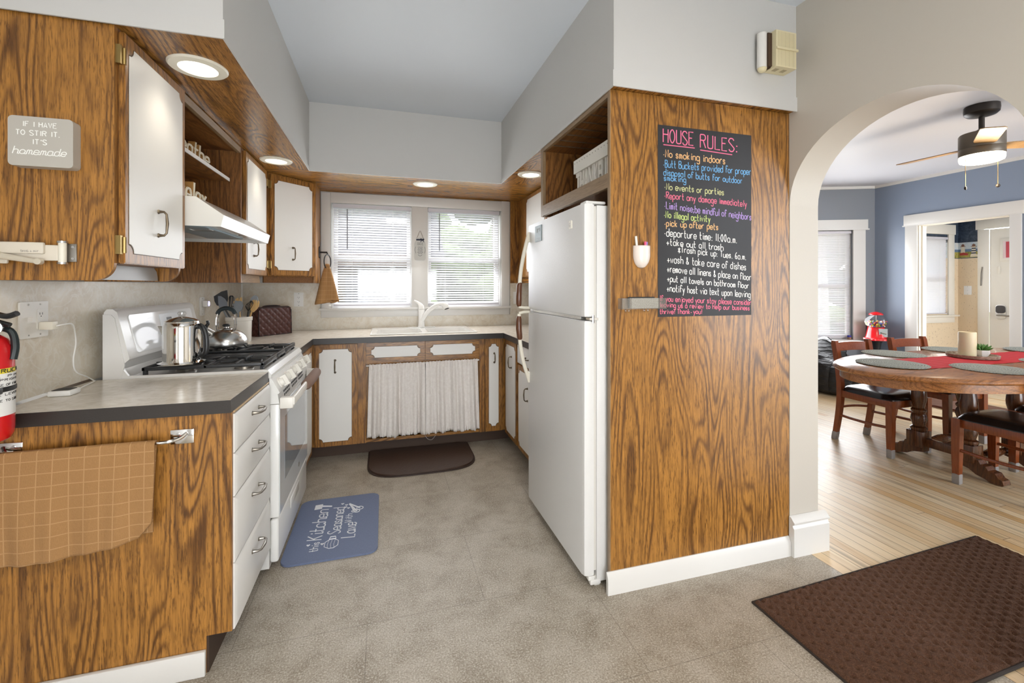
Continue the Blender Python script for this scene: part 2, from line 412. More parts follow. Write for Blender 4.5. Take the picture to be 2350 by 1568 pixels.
# ------------------------------------------------------------------ single-stroke lettering
GL = {
'a': '~4g3h1h0g0e1d3d4e|4h4d', 'b': '0k0d|~0g1h3h4g4e3d1d0e', 'c': '~4g3h1h0g0e1d3d4e', 'd': '4k4d|~4g3h1h0g0e1d3d4e', 'e': '~0f4f4g3h1h0g0e1d3d4e',
'f': '~4j3k2k1j1d|0h3h', 'g': '~4g3h1h0g0e1d3d4e|~4h4b3a1a0b', 'h': '0k0d|~0g1h3h4g4d', 'i': '1h1d|1j1i', 'j': '~2h2b1a0a|2j2i', 'k': '0k0d|3h0f|1f3d', 'l': '1k1d',
'm': '0h0d|~0g1h2g2d|~2g3h4g4d', 'n': '0h0d|~0g1h3h4g4d', 'o': '~2h0g0e2d4e4g2h', 'p': '0h0a|~0g1h3h4g4e3d1d0e', 'r': '0h0d|~0f1h3h', 's': '~3g2h1h0g1f2f3e2d1d0e',
't': '~1k1e2d3d|0h3h', 'u': '~0h0e1d3d4e|4h4d', 'v': '0h2d4h', 'w': '0h1d2g3d4h', 'x': '0h4d|0d4h', 'y': '0h2d|4h1a', 'z': '0h4h0d4d',
'A': '0d2k4d|1f3f', 'B': '0d0k|~0k3k4j3h0h|~0h4g4e3d0d', 'C': '~4j3k1k0i0f1d3d4e', 'D': '0d0k|~0k3k4i4f3d0d', 'E': '4k0k0d4d|0h3h', 'F': '4k0k0d|0h3h',
'H': '0d0k|4d4k|0h4h', 'I': '1d1k', 'K': '0d0k|4k0g|1h4d', 'L': '0k0d4d', 'M': '0d0k2f4k4d', 'N': '0d0k4d4k', 'O': '~2k0i0f2d4f4i2k', 'P': '0d0k|~0k3k4j4i3h0h',
'R': '0d0k|~0k3k4j4i3h0h|2h4d', 'S': '~4j3k1k0j0i4f4e3d1d0e', 'T': '0k4k|2k2d', 'U': '~0k0e1d3d4e4k', 'V': '0k2d4k', 'W': '0k1d2h3d4k', 'Y': '0k2h4k|2h2d', 'G': '~4j3k1k0i0f1d3d4e4g2g',
'Q': '~2k0i0f2d4f4i2k|2f4d', 'X': '0k4d|0d4k', '0': '~2k0i0f2d3f3i2k', '1': '1d1k', '5': '3k0k0h|~0h2h3g3e2d0d', '6': '~3k1i0f1d3d3f2g0f', '.': '0d1d', ':': '0d1d|0g1g', ';': '0g1g|~1e1d0c', ',': '~1e1d0c',
'!': '1k1f|1d1e', "'": '1k1i', '&': '~4f2d0e2h2j1j1h4d', '+': '0f4f|2h2d', '*': '0h4d|0d4h|2i2c', '-': '0f2f', '~': '0f1f'}
ADV = {'i': 3, 'l': 3, 'I': 3, '1': 3, ':': 3, ';': 3, '.': 3, ',': 3, '!': 3, "'": 3, ' ': 4, 'j': 4, 't': 5, 'f': 5, 'r': 5, 's': 5, 'M': 6.5, 'm': 6, 'W': 6.5, 'w': 6}
def strokes(text, jit=0.0, slant=0.0, link=False):
    """polylines of TEXT in glyph units (x height 4, cap height 7) and the total advance"""
    out = []; x = 0; rnd = random.Random(len(text) * 13 + ord(text[0]))
    for i, ch in enumerate(text):
        for s in GL.get(ch, '').split('|'):
            if not s: continue
            sm = s[0] == '~' and len(s) > 1; s = s[1:] if sm else s
            pts = [(int(s[k]), ord(s[k + 1]) - 100) for k in range(0, len(s) - 1, 2)]
            jx, jy = rnd.uniform(-jit, jit), rnd.uniform(-jit, jit)
            p = [(a + jx + b * slant + x, b + jy) for a, b in pts]
            if sm:
                cl = len(p) > 3 and p[0] == p[-1]
                q3 = smooth([(a, b, 0) for a, b in (p[:-1] if cl else p)], 4, cl)
                p = [(q.x, q.y) for q in q3] + ([(q3[0].x, q3[0].y)] if cl else [])
            out.append(p)
        adv = ADV.get(ch, 5.8)
        if link and ch.islower() and i + 1 < len(text) and text[i + 1].islower():
            out.append([(x + adv - 2.0, 0.35), (x + adv - 0.6, 0.0), (x + adv + 0.1, 1.0)])
        x += adv
    return out, x - 1.5
def write(b, text, o, ex, ey, nrm, size, width, wtot=None, jit=0.0, slant=0.0, link=False, lift=0.0):
    """writes TEXT from point o along unit ex, letters standing along ey; size = x height 4 units; wtot stretches to a total length"""
    o, ex, ey, nrm = map(Vector, (o, ex, ey, nrm))
    n0 = len(b.bm.verts)
    S, tot = strokes(text, jit, slant, link)
    k = size / 4.0; kx = (wtot / tot) if wtot else k
    for p in S:
        b.tube([o + ex * (a * kx) + ey * (c * k) + nrm * lift for a, c in p], width / 2, 6)
    for v in list(b.bm.verts)[n0:]: v.co -= nrm * ((v.co - o).dot(nrm) * .8)
    return b

# ================================================================== THE SETTING
XL, YB, ZC, ZS = -1.15, 4.17, 2.63, 2.14       # left wall, back wall, ceiling, soffit underside
ST('floor', B().box(XL, 1.983, -1.6, YB, -0.06, 0), VINYL)
ST('floor_dining', B().box(1.983, 8.1, -1.6, 6.2, -0.06, 0.0), BOARDS)
ST('ceiling', B().box(XL, 1.9, -1.6, YB, ZC, ZC + 0.08), CPAINT)
ST('ceiling_dining', B().box(1.9, 8.1, -1.6, 6.2, ZC, ZC + 0.08), DCEIL)
ST('wall_left', B().box(XL - 0.12, XL, -1.6, YB + 0.12, 0, ZC), WPAINT)
b = B()          # unseen rear walls, added with openings sized to meter the sky light
for x0, x1, z0, z1 in ((XL, -.55, 0, ZC), (1.15, 1.885, 0, ZC), (-.55, 1.15, 0, .15), (-.55, 1.15, 1.65, ZC)): b.box(x0, x1, -1.7, -1.6, z0, z1)
ST('wall_rear_unseen', b, WPAINT)
b = B()
for x0, x1, z0, z1 in ((1.885, 3.9, 0, ZC), (7.6, 8.1, 0, ZC), (3.9, 7.6, 0, .2), (3.9, 7.6, 2.4, ZC)): b.box(x0, x1, -1.7, -1.6, z0, z1)
ST('wall_dining_rear_unseen', b, WPAINT)  # unseen wall, its added opening sets how much light reaches the dining room
b = B(); W1, W2, WZ0, WZ1 = (-0.447, 0.250), (0.383, 1.094), 1.10, 2.035
for x0, x1, z0, z1 in ((XL, 2.0, 0, WZ0), (XL, 2.0, WZ1, ZC), (XL, W1[0], WZ0, WZ1), (W1[1], W2[0], WZ0, WZ1), (W2[1], 2.0, WZ0, WZ1)):
    b.box(x0, x1, YB, YB + 0.14, z0, z1)
ST('wall_back', b, WPAINT)
ST('wall_right', B().box(1.60, 2.063, 1.692, 6.2, 0, ZC), flat('dining_wall_paint', (0.55, 0.56, 0.58), 0.5))
# wall with the arched opening, 0.215 thick
arch = [(-1.6, 0), (0.83, 0), (0.83, 1.69)]
for k in range(1, 24):
    t = PI - PI * k / 24
    arch.append((1.25 + 0.42 * -math.cos(PI - t), 1.69 + 0.355 * math.sin(t)))
arch = [(-1.6, 0), (0.83, 0)] + [(1.25 - 0.42 * math.cos(PI * k / 28), 1.69 + 0.355 * math.sin(PI * k / 28)) for k in range(29)] + [(1.689, 1.69), (1.689, ZC), (-1.6, ZC)]
ST('wall_arch', B().prism(arch, YZ, 1.885, 2.063), APAINT)
ST('wall_jamb', B().box(1.885, 2.063, 1.670, 1.689, 0, 1.69), APAINT)
b = B()
b.prism([(1.668, 0), (1.640, 0), (1.640, 0.135), (1.646, 0.142), (1.648, 0.150), (1.640, 0.156), (1.638, 0.164), (1.646, 0.172), (1.656, 0.184), (1.668, 0.188)], YZ, 1.878, 2.100)
ST('baseboard_arch', b, TRIM)
ST('baseboard_front', B().prism([(1.672, 0), (1.656, 0), (1.656, 0.068), (1.668, 0.092), (1.672, 0.092)], YZ, 0.900, 1.876), TRIM)
ST('baseboard_left', B().box(XL, -0.572, 1.688, 1.7025, 0, 0.083, 0.003), TRIM)
# dropped soffit: white faces with a flat band along the lower edge, wood veneer underneath
def soffit(name, x0, x1, y0, y1, band):
    b = B().box(x0, x1, y0, y1, ZS + 0.004, ZC)
    for q in band: b.box(*q)
    ST(name, b, WPAINT)
e = 0.006
soffit('ceiling_soffit_left', XL, -0.52, 1.69, YB, [(-0.52, -0.52 + e, 1.69, 3.46, ZS - 0.012, ZS + 0.012), (XL, -0.52 + e, 1.69 - e, 1.69, ZS - 0.012, ZS + 0.052)])
soffit('ceiling_soffit_back', -0.52, 0.915, 3.46, YB, [(-0.52, 0.915, 3.46 - e, 3.46, ZS - 0.012, ZS + 0.030)])
soffit('ceiling_soffit_right', 0.915, 1.885, 1.636, YB, [(0.915 - e, 0.915, 1.636, 3.46, ZS - 0.012, ZS + 0.014), (0.915 - e, 1.885, 1.636 - e, 1.636, ZS - 0.012, ZS + 0.055)])
ST('ceiling_veneer_left', B().box(XL, -0.521, 1.691, 3.46, ZS - 0.006, ZS + 0.004), WDY)
ST('ceiling_veneer_back', B().box(XL, 1.60, 3.461, YB, ZS - 0.0065, ZS + 0.004), WDX)
ST('ceiling_veneer_right', B().box(0.916, 1.884, 1.638, 3.46, ZS - 0.006, ZS + 0.004), WDY)

# the two back windows: casing, sashes, glass
b = B()
yc = YB - 0.022
for x0, x1, z0, z1 in ((-0.527, -0.452, 1.100, 2.115), (1.099, 1.178, 1.100, 2.125), (-0.452, 1.099, 2.030, 2.120), (0.243, 0.390, 1.100, 2.030)):
    b.box(x0, x1, yc, YB, z0, z1, 0.003)
b.box(-0.545, 1.190, YB - 0.055, YB, 1.082, 1.102, 0.004)
b.box(-0.530, 1.178, yc, YB, 1.020, 1.082, 0.003)
wt = ST('trim_1', b, TRIM)
def dhung(name, x0, x1, z0, z1, y, zr, fr=0.045):
    b = B()
    for a, c, ya, za, zb in ((x0, x1, y, z0, zr + 0.018), (x0, x1, y + 0.03, zr - 0.018, z1)):
        b.box(a, a + fr, ya, ya + 0.028, za, zb); b.box(c - fr, c, ya, ya + 0.028, za, zb)
        b.box(a + fr, c - fr, ya, ya + 0.028, za, za + fr * 0.9); b.box(a + fr, c - fr, ya, ya + 0.028, zb - fr * 0.9, zb)
    o = ST(name, b, WPLAST)
    g = B().box(x0 + fr, x1 - fr, y + 0.012, y + 0.015, z0 + fr * .9, zr); g.box(x0 + fr, x1 - fr, y + 0.042, y + 0.045, zr, z1 - fr * .9)
    P('pane', g, GLASS, o)
    return o
dhung('window_1', W1[0], W1[1], WZ0, WZ1, YB + 0.055, 1.556)
dhung('window_2', W2[0], W2[1], WZ0, WZ1, YB + 0.055, 1.556)

# dining room and entry
b = B()
XD = 6.29
for y0, y1, z0, z1 in ((-1.6, 2.955, 0, ZC), (3.80, 4.30, 0, ZC), (2.955, 3.80, 2.05, ZC)):
    b.box(XD, XD + 0.13, y0, y1, z0, z1)
ST('wall_dining', b, BLUE)
b = B()
for y0, y1, z0, z1 in ((2.875, 2.965, 0, 2.045), (3.795, 3.925, 0, 2.045), (2.855, 3.94, 2.050, 2.180), (2.85, 3.955, 2.040, 2.055)):
    b.box(XD - 0.022, XD, y0, y1, z0, z1, 0.003)
ST('trim_2', b, TRIM)
b = B()
b.box(XD, XD + 0.13, 3.785, 3.80, 0, 2.05); b.box(XD, XD + 0.13, 2.955, 2.97, 0, 2.05); b.box(XD, XD + 0.13, 2.97, 3.785, 2.035, 2.05)
b.box(XD + 0.04, XD + 0.055, 3.77, 3.785, 0, 2.035)
ST('trim_3', b, CREAMT)
CB = math.radians(23)
def BAY(t, o, z): return (6.29 - math.cos(CB) * t + math.sin(CB) * -o, 4.29 + math.sin(CB) * t - math.cos(CB) * o, z)
def baybox(b, t0, t1, o0, o1, z0, z1):
    """o: distance into the room"""
    v = b._v([BAY(t, o, z) for z in (z0, z1) for t, o in ((t0, o0), (t1, o0), (t1, o1), (t0, o1))])
    for q in ((3, 2, 1, 0), (4, 5, 6, 7), (0, 1, 5, 4), (1, 2, 6, 5), (2, 3, 7, 6), (3, 0, 4, 7)): b._f([v[i] for i in q])
    return b
b = B()
for t0, t1, z0, z1 in ((-0.1, 0.27, 0, ZC), (1.20, 4.6, 0, ZC), (0.27, 1.20, 0, 0.58), (0.27, 1.20, 2.045, ZC)):
    baybox(b, t0, t1, -0.14, 0, z0, z1)
ST('wall_bay', b, flat('slate_grey_bay_wall', (0.20, 0.215, 0.245), 0.45, bump=(60, 0.08)))  # bay wall toned greyer and darker than the dining wall
b = B()
for t0, t1, z0, z1, o in ((0.125, 0.275, 0.58, 2.05, 0.02), (1.20, 1.34, 0.58, 2.05, 0.02), (0.095, 1.37, 2.06, 2.185, 0.022), (0.085, 1.38, 2.045, 2.062, 0.034), (0.08, 1.38, 0.555, 0.58, 0.05), (0.10, 1.36, 0.47, 0.555, 0.02)):
    baybox(b, t0, t1, 0, o, z0, z1)
ST('trim_4', b, TRIM)
b = B()
for t0, t1, z0, z1, o in ((0.27, 0.325, 0.58, 2.045, -0.05), (1.145, 1.20, 0.58, 2.045, -0.05), (0.325, 1.145, 0.58, 0.64, -0.05), (0.325, 1.145, 1.99, 2.045, -0.05), (0.325, 1.145, 1.28, 1.325, -0.05)):
    baybox(b, t0, t1, o - 0.03, o, z0, z1)
wo_ = ST('window_3', b, WPLAST)
P('pane', baybox(B(), 0.325, 1.145, -0.068, -0.065, 0.64, 1.99), GLASS, wo_)
b = B().box(XD - 0.018, XD, -1.6, 4.29, ZC - 0.035, ZC)
baybox(b, 0, 4.4, 0, 0.018, ZC - 0.035, ZC)
ST('trim_5', b, TRIM)
b = B().box(XD - 0.02, XD, -1.6, 2.87, 0, 0.17); b.box(XD - 0.02, XD, 3.93, 4.28, 0, 0.17); baybox(b, 0.02, 4.4, 0, 0.02, 0, 0.17)
ST('baseboard_dining', b, TRIM)
# entry: wallpaper in three bands
XE, YE = 7.95, 4.30
m, nt, bs = new('cream_speckled_wallpaper')
v = COORD(nt, (1, 1, 0.45))
f = NOISE(nt, v, 85, 1.5, 0.5)
c = MIX(nt, MA(nt, 'MULTIPLY', MA(nt, 'SUBTRACT', f, 0.66), 9.0, True), (0.78, 0.63, 0.43), (0.36, 0.25, 0.15))
nt.links.new(c, bs.inputs['Base Color']); bs.inputs['Roughness'].default_value = 0.6
PAPER = m
PAPERB = mottle('dark_blue_sponged_wallpaper', [(0.3, (0.012, 0.022, 0.040)), (0.5, (0.028, 0.045, 0.075)), (0.7, (0.075, 0.10, 0.14))], 22, 0.6)
b = B(); b.mi = 0
def wallband(b, z0, z1):
    b.box(XE, XE + 0.12, 4.075, YE + 0.12, z0, z1); b.box(XE, XE + 0.12, 1.6, 2.98, z0, z1)
    if z1 < 0.95: b.box(XD + 0.13, XE, YE, YE + 0.12, z0, z1)
    else:
        b.box(XD + 0.13, 7.00, YE, YE + 0.12, z0, z1); b.box(7.72, XE, YE, YE + 0.12, z0, z1)
wallband(b, 0, 0.90); wallband(b, 0.90, 1.69); b.mi = 1; wallband(b, 1.917, ZC)
b.box(7.0, 7.72, YE, YE + 0.12, 2.0, ZC); b.box(XE, XE + .12, 2.98, 4.075, 2.09, ZC)
ST('wall_entry', b, [PAPER, PAPERB])
b = B(); wallband(b, 1.69, 1.917)
SKYP = mottle('painted_sky_band', [(0.35, (0.46, 0.55, 0.62)), (0.55, (0.62, 0.66, 0.66)), (0.7, (0.75, 0.70, 0.62))], 7, 0.6)
bo = ST('wall_entry_border', b, SKYP)
GRASSP = mottle('painted_meadow', [(0.35, (0.16, 0.17, 0.04)), (0.5, (0.36, 0.32, 0.07)), (0.7, (0.55, 0.45, 0.13))], 24, 0.6)
SEAP = flat('painted_sea', (0.13, 0.20, 0.30), 0.6)
b = B().box(XE - 0.001, XE, 4.075, YE, 1.775, 1.82); b.box(7.85, XE, YE - 0.001, YE, 1.775, 1.82); P('painted_sea', b, SEAP, bo)
b = B().box(XE - 0.0016, XE, 4.075, YE, 1.70, 1.782); b.box(7.85, XE, YE - 0.0016, YE, 1.70, 1.782); P('painted_meadow', b, GRASSP, bo)
b = B().box(XE - 0.0018, XE, 4.075, YE, 1.69, 1.698); b.box(7.85, XE, YE - 0.0018, YE, 1.69, 1.698); P('border_line', b, PAPERB, bo)
def lighthouse(yc, z0, z1, w0, w1, stripes, house):
    b = B(); f = lambda u, v, t: (t, u, v)
    b.mi = 0
    n = 8 if stripes else 1
    for k in range(n):
        b.mi = (1 if k % 2 == 0 else 0) if stripes else 0
        za, zb = z0 + (z1 - z0) * k / n, z0 + (z1 - z0) * (k + 1) / n
        wa, wb_ = w0 + (w1 - w0) * k / n, w0 + (w1 - w0) * (k + 1) / n
        b.prism([(yc - wa, za), (yc + wa, za), (yc + wb_, zb), (yc - wb_, zb)], f, XE - 0.004, XE - 0.0016)
    b.mi = 2
    b.prism([(yc - w1 * 1.5, z1), (yc + w1 * 1.5, z1), (yc + w1 * 1.5, z1 + .007), (yc - w1 * 1.5, z1 + .007)], f, XE - 0.004, XE - 0.0016)
    b.prism([(yc - w1 * .8, z1 + .007), (yc + w1 * .8, z1 + .007), (yc + w1 * .8, z1 + .022), (yc - w1 * .8, z1 + .022)], f, XE - 0.004, XE - 0.0016)
    b.prism([(yc - w1 * 1.2, z1 + .022), (yc + w1 * 1.2, z1 + .022), (yc, z1 + .042)], f, XE - 0.004, XE - 0.0016)
    b.mi = house
    b.prism([(yc - w0 * 2.2, z0 - .012), (yc + w0 * 1.4, z0 - .012), (yc + w0 * 1.2, z0 + .022), (yc - w0 * 0.4, z0 + .03), (yc - w0 * 2.2, z0 + .012)], f, XE - 0.0048, XE - 0.004)
    P('painted_lighthouse', b, [flat('painted_cream', (0.72, 0.65, 0.50), .6), flat('painted_navy', (0.03, 0.04, 0.07), .6), flat('painted_brown', (0.20, 0.09, 0.05), .6), flat('painted_red', (0.42, 0.05, 0.04), .6)], bo)
lighthouse(4.245, 1.745, 1.855, 0.027, 0.019, False, 3)
lighthouse(4.125, 1.72, 1.85, 0.027, 0.020, True, 0)
b = B()
for q in ((7.72, 7.84, YE - .02, YE, .88, 2.03), (6.88, 7.0, YE - .02, YE, .88, 2.03), (6.86, 7.86, YE - .024, YE, 2.03, 2.17), (6.85, 7.90, YE - .05, YE, .862, .885), (6.88, 7.84, YE - .02, YE, .775, .862)): b.box(*q, 0.003)
for q in ((XE - .02, XE, 3.955, 4.075, 0, 2.075), (XE - .02, XE, 2.98, 3.1, 0, 2.075), (XE - .025, XE, 2.96, 4.095, 2.078, 2.205)): b.box(*q, 0.003)
ST('trim_6', b, CREAMT)
wo_ = dhung('window_4', 7.0, 7.72, .885, 2.0, YE + .04, 1.42)
dr = ST('door_1', B().box(XE, XE + .045, 3.10, 3.955, 0, 2.07), CREAMT)
b = B().box(XE - .012, XE, 3.50, 3.845, 1.63, 1.93, .003)
P('window_frame', b, CREAMT, dr)
P('pane', B().box(XE - .014, XE - .011, 3.54, 3.815, 1.665, 1.895), flat('pink_curtained_glass', (0.72, 0.55, 0.55), 0.1), dr)
P('curtain', B().box(XE - .0155, XE - .0142, 3.735, 3.785, 1.675, 1.885), flat('red_patterned_fabric', (0.55, 0.08, 0.10), 0.8), dr)
b = B().prism(rrect(3.795, 3.885, 0.93, 1.035, .03), YZ, XE - .022, XE); P('keypad', b, flat('dark_grey_keypad', (0.045, 0.04, 0.04), .3), dr)
b = B().prism(rrect(3.788, 3.892, 0.85, 1.045, .035), YZ, XE - .012, XE); P('lock_plate', b, STEEL, dr)
b = B().cyl((XE - .05, 3.86, .905), (XE - .05, 3.74, .90), .010, n=10).cyl((XE, 3.84, .905), (XE - .05, 3.84, .905), .012, n=10); P('lever', b, PEWTER, dr)
P('bolt_slot', B().box(XE - .008, XE, 3.845, 3.875, 1.46, 1.56, .003), CREAMT, dr)
P('chain_keeper', B().tube(smooth([(XE - .028, 4.02, 1.56), (XE - .032, 4.03, 1.45), (XE - .03, 4.035, 1.3)], 8), .006, 6), PEWTER, dr)

# outdoors, seen through the blinds
ST('ground_lawn', B().box(-30, 40, 4.6, 60, -0.62, -0.5), mottle('mown_lawn', [(.3, (0.035, 0.055, 0.018)), (.6, (0.055, 0.078, 0.028)), (.8, (0.08, 0.095, 0.045))], 0.8, 0.9))
HTRIM = flat('house_trim_paint', (.2, .2, .2), .6)
h = T('neighbour_house', 'pale yellow house with grey roof beyond the kitchen window', 'house', (-3.6, 20, -0.5))
P('wall', B().box(-9.0, 1.8, 19, 27, -0.5, 2.6), flat('pale_yellow_siding', (0.06, 0.055, 0.036), .8), h)
P('roof', B().prism([(18.2, 2.5), (27.8, 2.5), (23, 6.2)], YZ, -9.6, 2.4), mottle('grey_shingles', [(.3, (0.030, 0.030, 0.034)), (.7, (0.06, 0.06, 0.064))], 3, .9), h)
P('porch_roof', B().prism([(16.0, 2.0), (19.1, 2.0), (19.1, 2.75)], YZ, -8.0, 1.0), flat('porch_roof_brown', (0.05, 0.04, 0.035), .9), h)
for k in range(4): P('porch_post', B().box(-7.6 + k * 2.6, -7.42 + k * 2.6, 16.2, 16.4, -.5, 2.0), HTRIM, h)
b = B().box(-8, 1.0, 16.2, 16.3, .35, .45)
for k in range(46): b.box(-7.95 + k * .195, -7.89 + k * .195, 16.22, 16.28, -.3, .36)
P('railing', b, HTRIM, h)
P('porch_floor', B().box(-8.1, 1.1, 16.0, 19, -.5, -.25), flat('porch_grey', (.07, .07, .07), .8), h)
for x in (-5.6, -1.5): P('window', B().box(x, x + 1.1, 18.93, 19.02, .4, 1.7), flat('house_window', (.05, .06, .07), .6), h)
LEAFM = mottle('summer_leaves', [(.3, (0.045, 0.065, 0.025)), (.55, (0.10, 0.135, 0.06)), (.75, (0.21, 0.25, 0.13))], 3, .9)
BARK = mottle('grey_bark', [(.3, (0.14, 0.125, 0.11)), (.7, (0.28, 0.26, 0.235))], 6, .9)
def tree(x, y, r, hgt, cr, label, zc=None, n=70, seed=1):
    t = T('tree', label, 'tree', (x, y, -.5), 'trees in the yards outside')
    P('trunk', B().tube([(x, y, -.6), (x + .05, y, 1.2), (x - .04, y, hgt * .6), (x, y, hgt)], [r * 1.25, r, r * .9, r * .5], 12), BARK, t)
    rnd = random.Random(seed); b = B()
    for k in range(n):
        a, e_, q = rnd.uniform(0, 2 * PI), rnd.uniform(-.75, 1), rnd.uniform(.55, 1)
        c = (x + cr * q * math.cos(a) * math.cos(e_), y + cr * q * math.sin(a) * math.cos(e_), (zc or hgt) + cr * .75 * q * math.sin(e_))
        s = rnd.uniform(.16, .34) * cr
        b.ball(c, s, s, s * .75, 9, 6)
    for vv in b.bm.verts:
        vv.co += Vector((rnd.uniform(-1, 1), rnd.uniform(-1, 1), rnd.uniform(-1, 1))) * cr * .035
    P('crown', b, LEAFM, t)
tree(-1.5, 12.8, .20, 5.0, 2.1, 'leafy yard tree standing before the yellow house', 5.2, seed=2)
tree(3.0, 11.5, .22, 5.0, 2.2, 'leafy yard tree with thick trunk beyond the right kitchen window', 4.6, seed=3)
tree(7.6, 17.0, .3, 4.0, 3.7, 'broad tree filling the view of the right kitchen window', 2.5, 110, seed=4)
tree(-1.5, 34.5, .3, 6.0, 5.0, 'tall tree rising behind the yellow house', 6.5, 90, seed=5)
tree(11.4, 9.4, .34, 4.5, 2.6, 'old street tree outside the dining room window', 4.6, seed=6)
tree(17.5, 16.5, .4, 4.0, 5.5, 'bushy far tree behind the dining room lawn', 3.6, 110, seed=7)
tree(6.6, 29.0, .3, 3.0, 3.6, 'far tree in the gap between the yard trees and the house', 2.2, 110, seed=8)
tree(15.5, 31.0, .3, 4.0, 5.0, 'far tree at the end of the lawn beyond the broad tree', 3.0, 110, seed=9)
tree(-12.5, 35.5, .3, 6.0, 5.5, 'far tree at the other gable of the yellow house', 6.0, 90, seed=10)
for n_ in ('mown_lawn', 'pale_yellow_siding', 'grey_shingles', 'porch_roof_brown', 'house_trim_paint', 'porch_grey', 'house_window', 'summer_leaves', 'grey_bark'):
    bpy.data.materials[n_].node_tree.nodes['Principled BSDF'].inputs['Specular IOR Level'].default_value = 0.0

# ================================================================== KITCHEN CABINETRY
class Fr:
    """a flat front: origin, right-hand direction, up, outward normal"""
    def __init__(s, o, ex, n): s.o, s.ex, s.n = Vector(o), Vector(ex).normalized(), Vector(n).normalized()
    def __call__(s, u, v, t): return s.o + s.ex * u + Vector((0, 0, v)) + s.n * t
def pull(fr, u0, v0, u1, v1, parent, mat=BRONZE, out=0.026, r=0.0042, t0=0.0):
    a, c = fr(u0, v0, t0), fr(u1, v1, t0); n = fr.n; d = (c - a)
    b = B()
    b.tube([a + n * .001, a + n * out * .7, a + d * .10 + n * out, a + d * .5 + n * out * 1.1, c - d * .10 + n * out, c + n * out * .7, c + n * .001], [r * 1.5, r, r * .9, r * 1.25, r * .9, r, r * 1.5], 8)
    for p in (a, c):
        b.cyl(p, p + n * .005, r * 2.1, r * 1.5, 10)
    return P('handle', b, mat, parent)
def front(fr, u0, u1, v0, v1, parent, name='door', inset=(0.036, 0.036, 0.040), th=0.018, r=0.026, mat=WD, t0=0.0):
    """wood slab with a scooped-corner white panel; inset: left, right, top and bottom margin"""
    b = B(); b.prism([(u0, v0), (u1, v0), (u1, v1), (u0, v1)], lambda u, v, t: fr(u, v, t), t0, t0 + th)
    es = [e for e in b.bm.edges]
    bmesh.ops.bevel(b.bm, geom=es, offset=0.003, segments=2, affect='EDGES')
    d = P(name, b, mat, parent)
    l, rr, tb = inset
    P('panel_edge', B().prism(notch(u0 + l - .0022, u1 - rr + .0022, v0 + tb - .0022, v1 - tb + .0022, r - .002), lambda u, v, t: fr(u, v, t), t0 + th - .001, t0 + th + .0006), LINE, d)
    P('panel', B().prism(notch(u0 + l, u1 - rr, v0 + tb, v1 - tb, r), lambda u, v, t: fr(u, v, t), t0 + th - .001, t0 + th + .0022), WHL, d)
    return d
def hinge(fr, u, v, parent, t=0.006):
    b = B(); f = lambda a, c, d: fr(a, c, d)
    b.prism([(u - .011, v - .030), (u + .008, v - .030), (u + .008, v + .030), (u - .011, v + .030)], f, 0.0002, t + .002)
    b.tube([fr(u + .010, v - .026, t + .003), fr(u + .010, v + .026, t + .003)], .0055, 8)
    return P('hinge', b, BRASS, parent)

XU = -0.826                                   # front plane of the upper cabinets on the left wall
def scallop_side(x0, x1, z0, z1, r):
    """side panel outline with a scoop at the lower front corner"""
    p = [(x0, z0), (x1 - r, z0)]
    for k in range(9):
        t = math.radians(90 * k / 8); p.append((x1 - r + r * math.sin(t), z0 + r - r * math.cos(t)))
    return p + [(x1, z1), (x0, z1)]
# first upper cabinet, its side faces the room
c = T('upper_cabinet', 'tall wall cabinet with white door, its broad wood side facing the room', 'cabinet', (-0.98, 1.94, 1.317), 'wall cabinets on the left')
P('side_panel', B().prism(scallop_side(XL + .002, XU, 1.317, 2.132, .055), XZ, 1.700, 1.716), WDP, c)
P('side_panel', B().prism(scallop_side(XL + .002, XU, 1.317, 2.132, .055), XZ, 2.160, 2.176), WD, c)
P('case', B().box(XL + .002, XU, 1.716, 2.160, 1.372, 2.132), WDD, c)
b = B().prism([(1.726, 1.320), (2.150, 1.320), (2.149, 1.335), (2.140, 1.357), (2.118, 1.3715), (1.756, 1.3715), (1.735, 1.357), (1.727, 1.335)], YZ, XU - .085, XU - .07)
P('apron', b, flat('grey_apron_board', (0.36, 0.36, 0.35), 0.3, bump=(60, .05)), c)  # plain grey board, set back below the door
F1 = Fr((XU, 0, 0), (0, 1, 0), (1, 0, 0))
d = front(F1, 1.722, 2.172, 1.372, 2.124, c, inset=(.024, .030, .036), r=.030)
pull(F1, 1.938, 1.487, 1.938, 1.575, d, t0=.02)
hinge(F1, 1.716, 1.432, d, .012); hinge(F1, 1.716, 2.045, d, .012)
# open shelves over the range hood
c = T('open_shelf_cabinet', 'open wooden shelf niche above the white range hood', 'cabinet', (-0.99, 2.585, 1.317))
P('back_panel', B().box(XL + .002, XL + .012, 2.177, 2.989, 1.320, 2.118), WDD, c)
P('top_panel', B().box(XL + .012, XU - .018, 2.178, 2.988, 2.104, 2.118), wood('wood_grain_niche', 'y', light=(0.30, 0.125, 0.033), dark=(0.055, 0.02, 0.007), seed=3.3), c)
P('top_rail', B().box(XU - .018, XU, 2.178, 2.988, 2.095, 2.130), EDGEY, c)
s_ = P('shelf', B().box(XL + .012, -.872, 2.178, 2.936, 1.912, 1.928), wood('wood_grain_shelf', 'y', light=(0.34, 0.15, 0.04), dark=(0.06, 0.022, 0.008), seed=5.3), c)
P('shelf_edge', B().box(-.8725, -.868, 2.178, 2.936, 1.911, 1.929), WHL, s_)
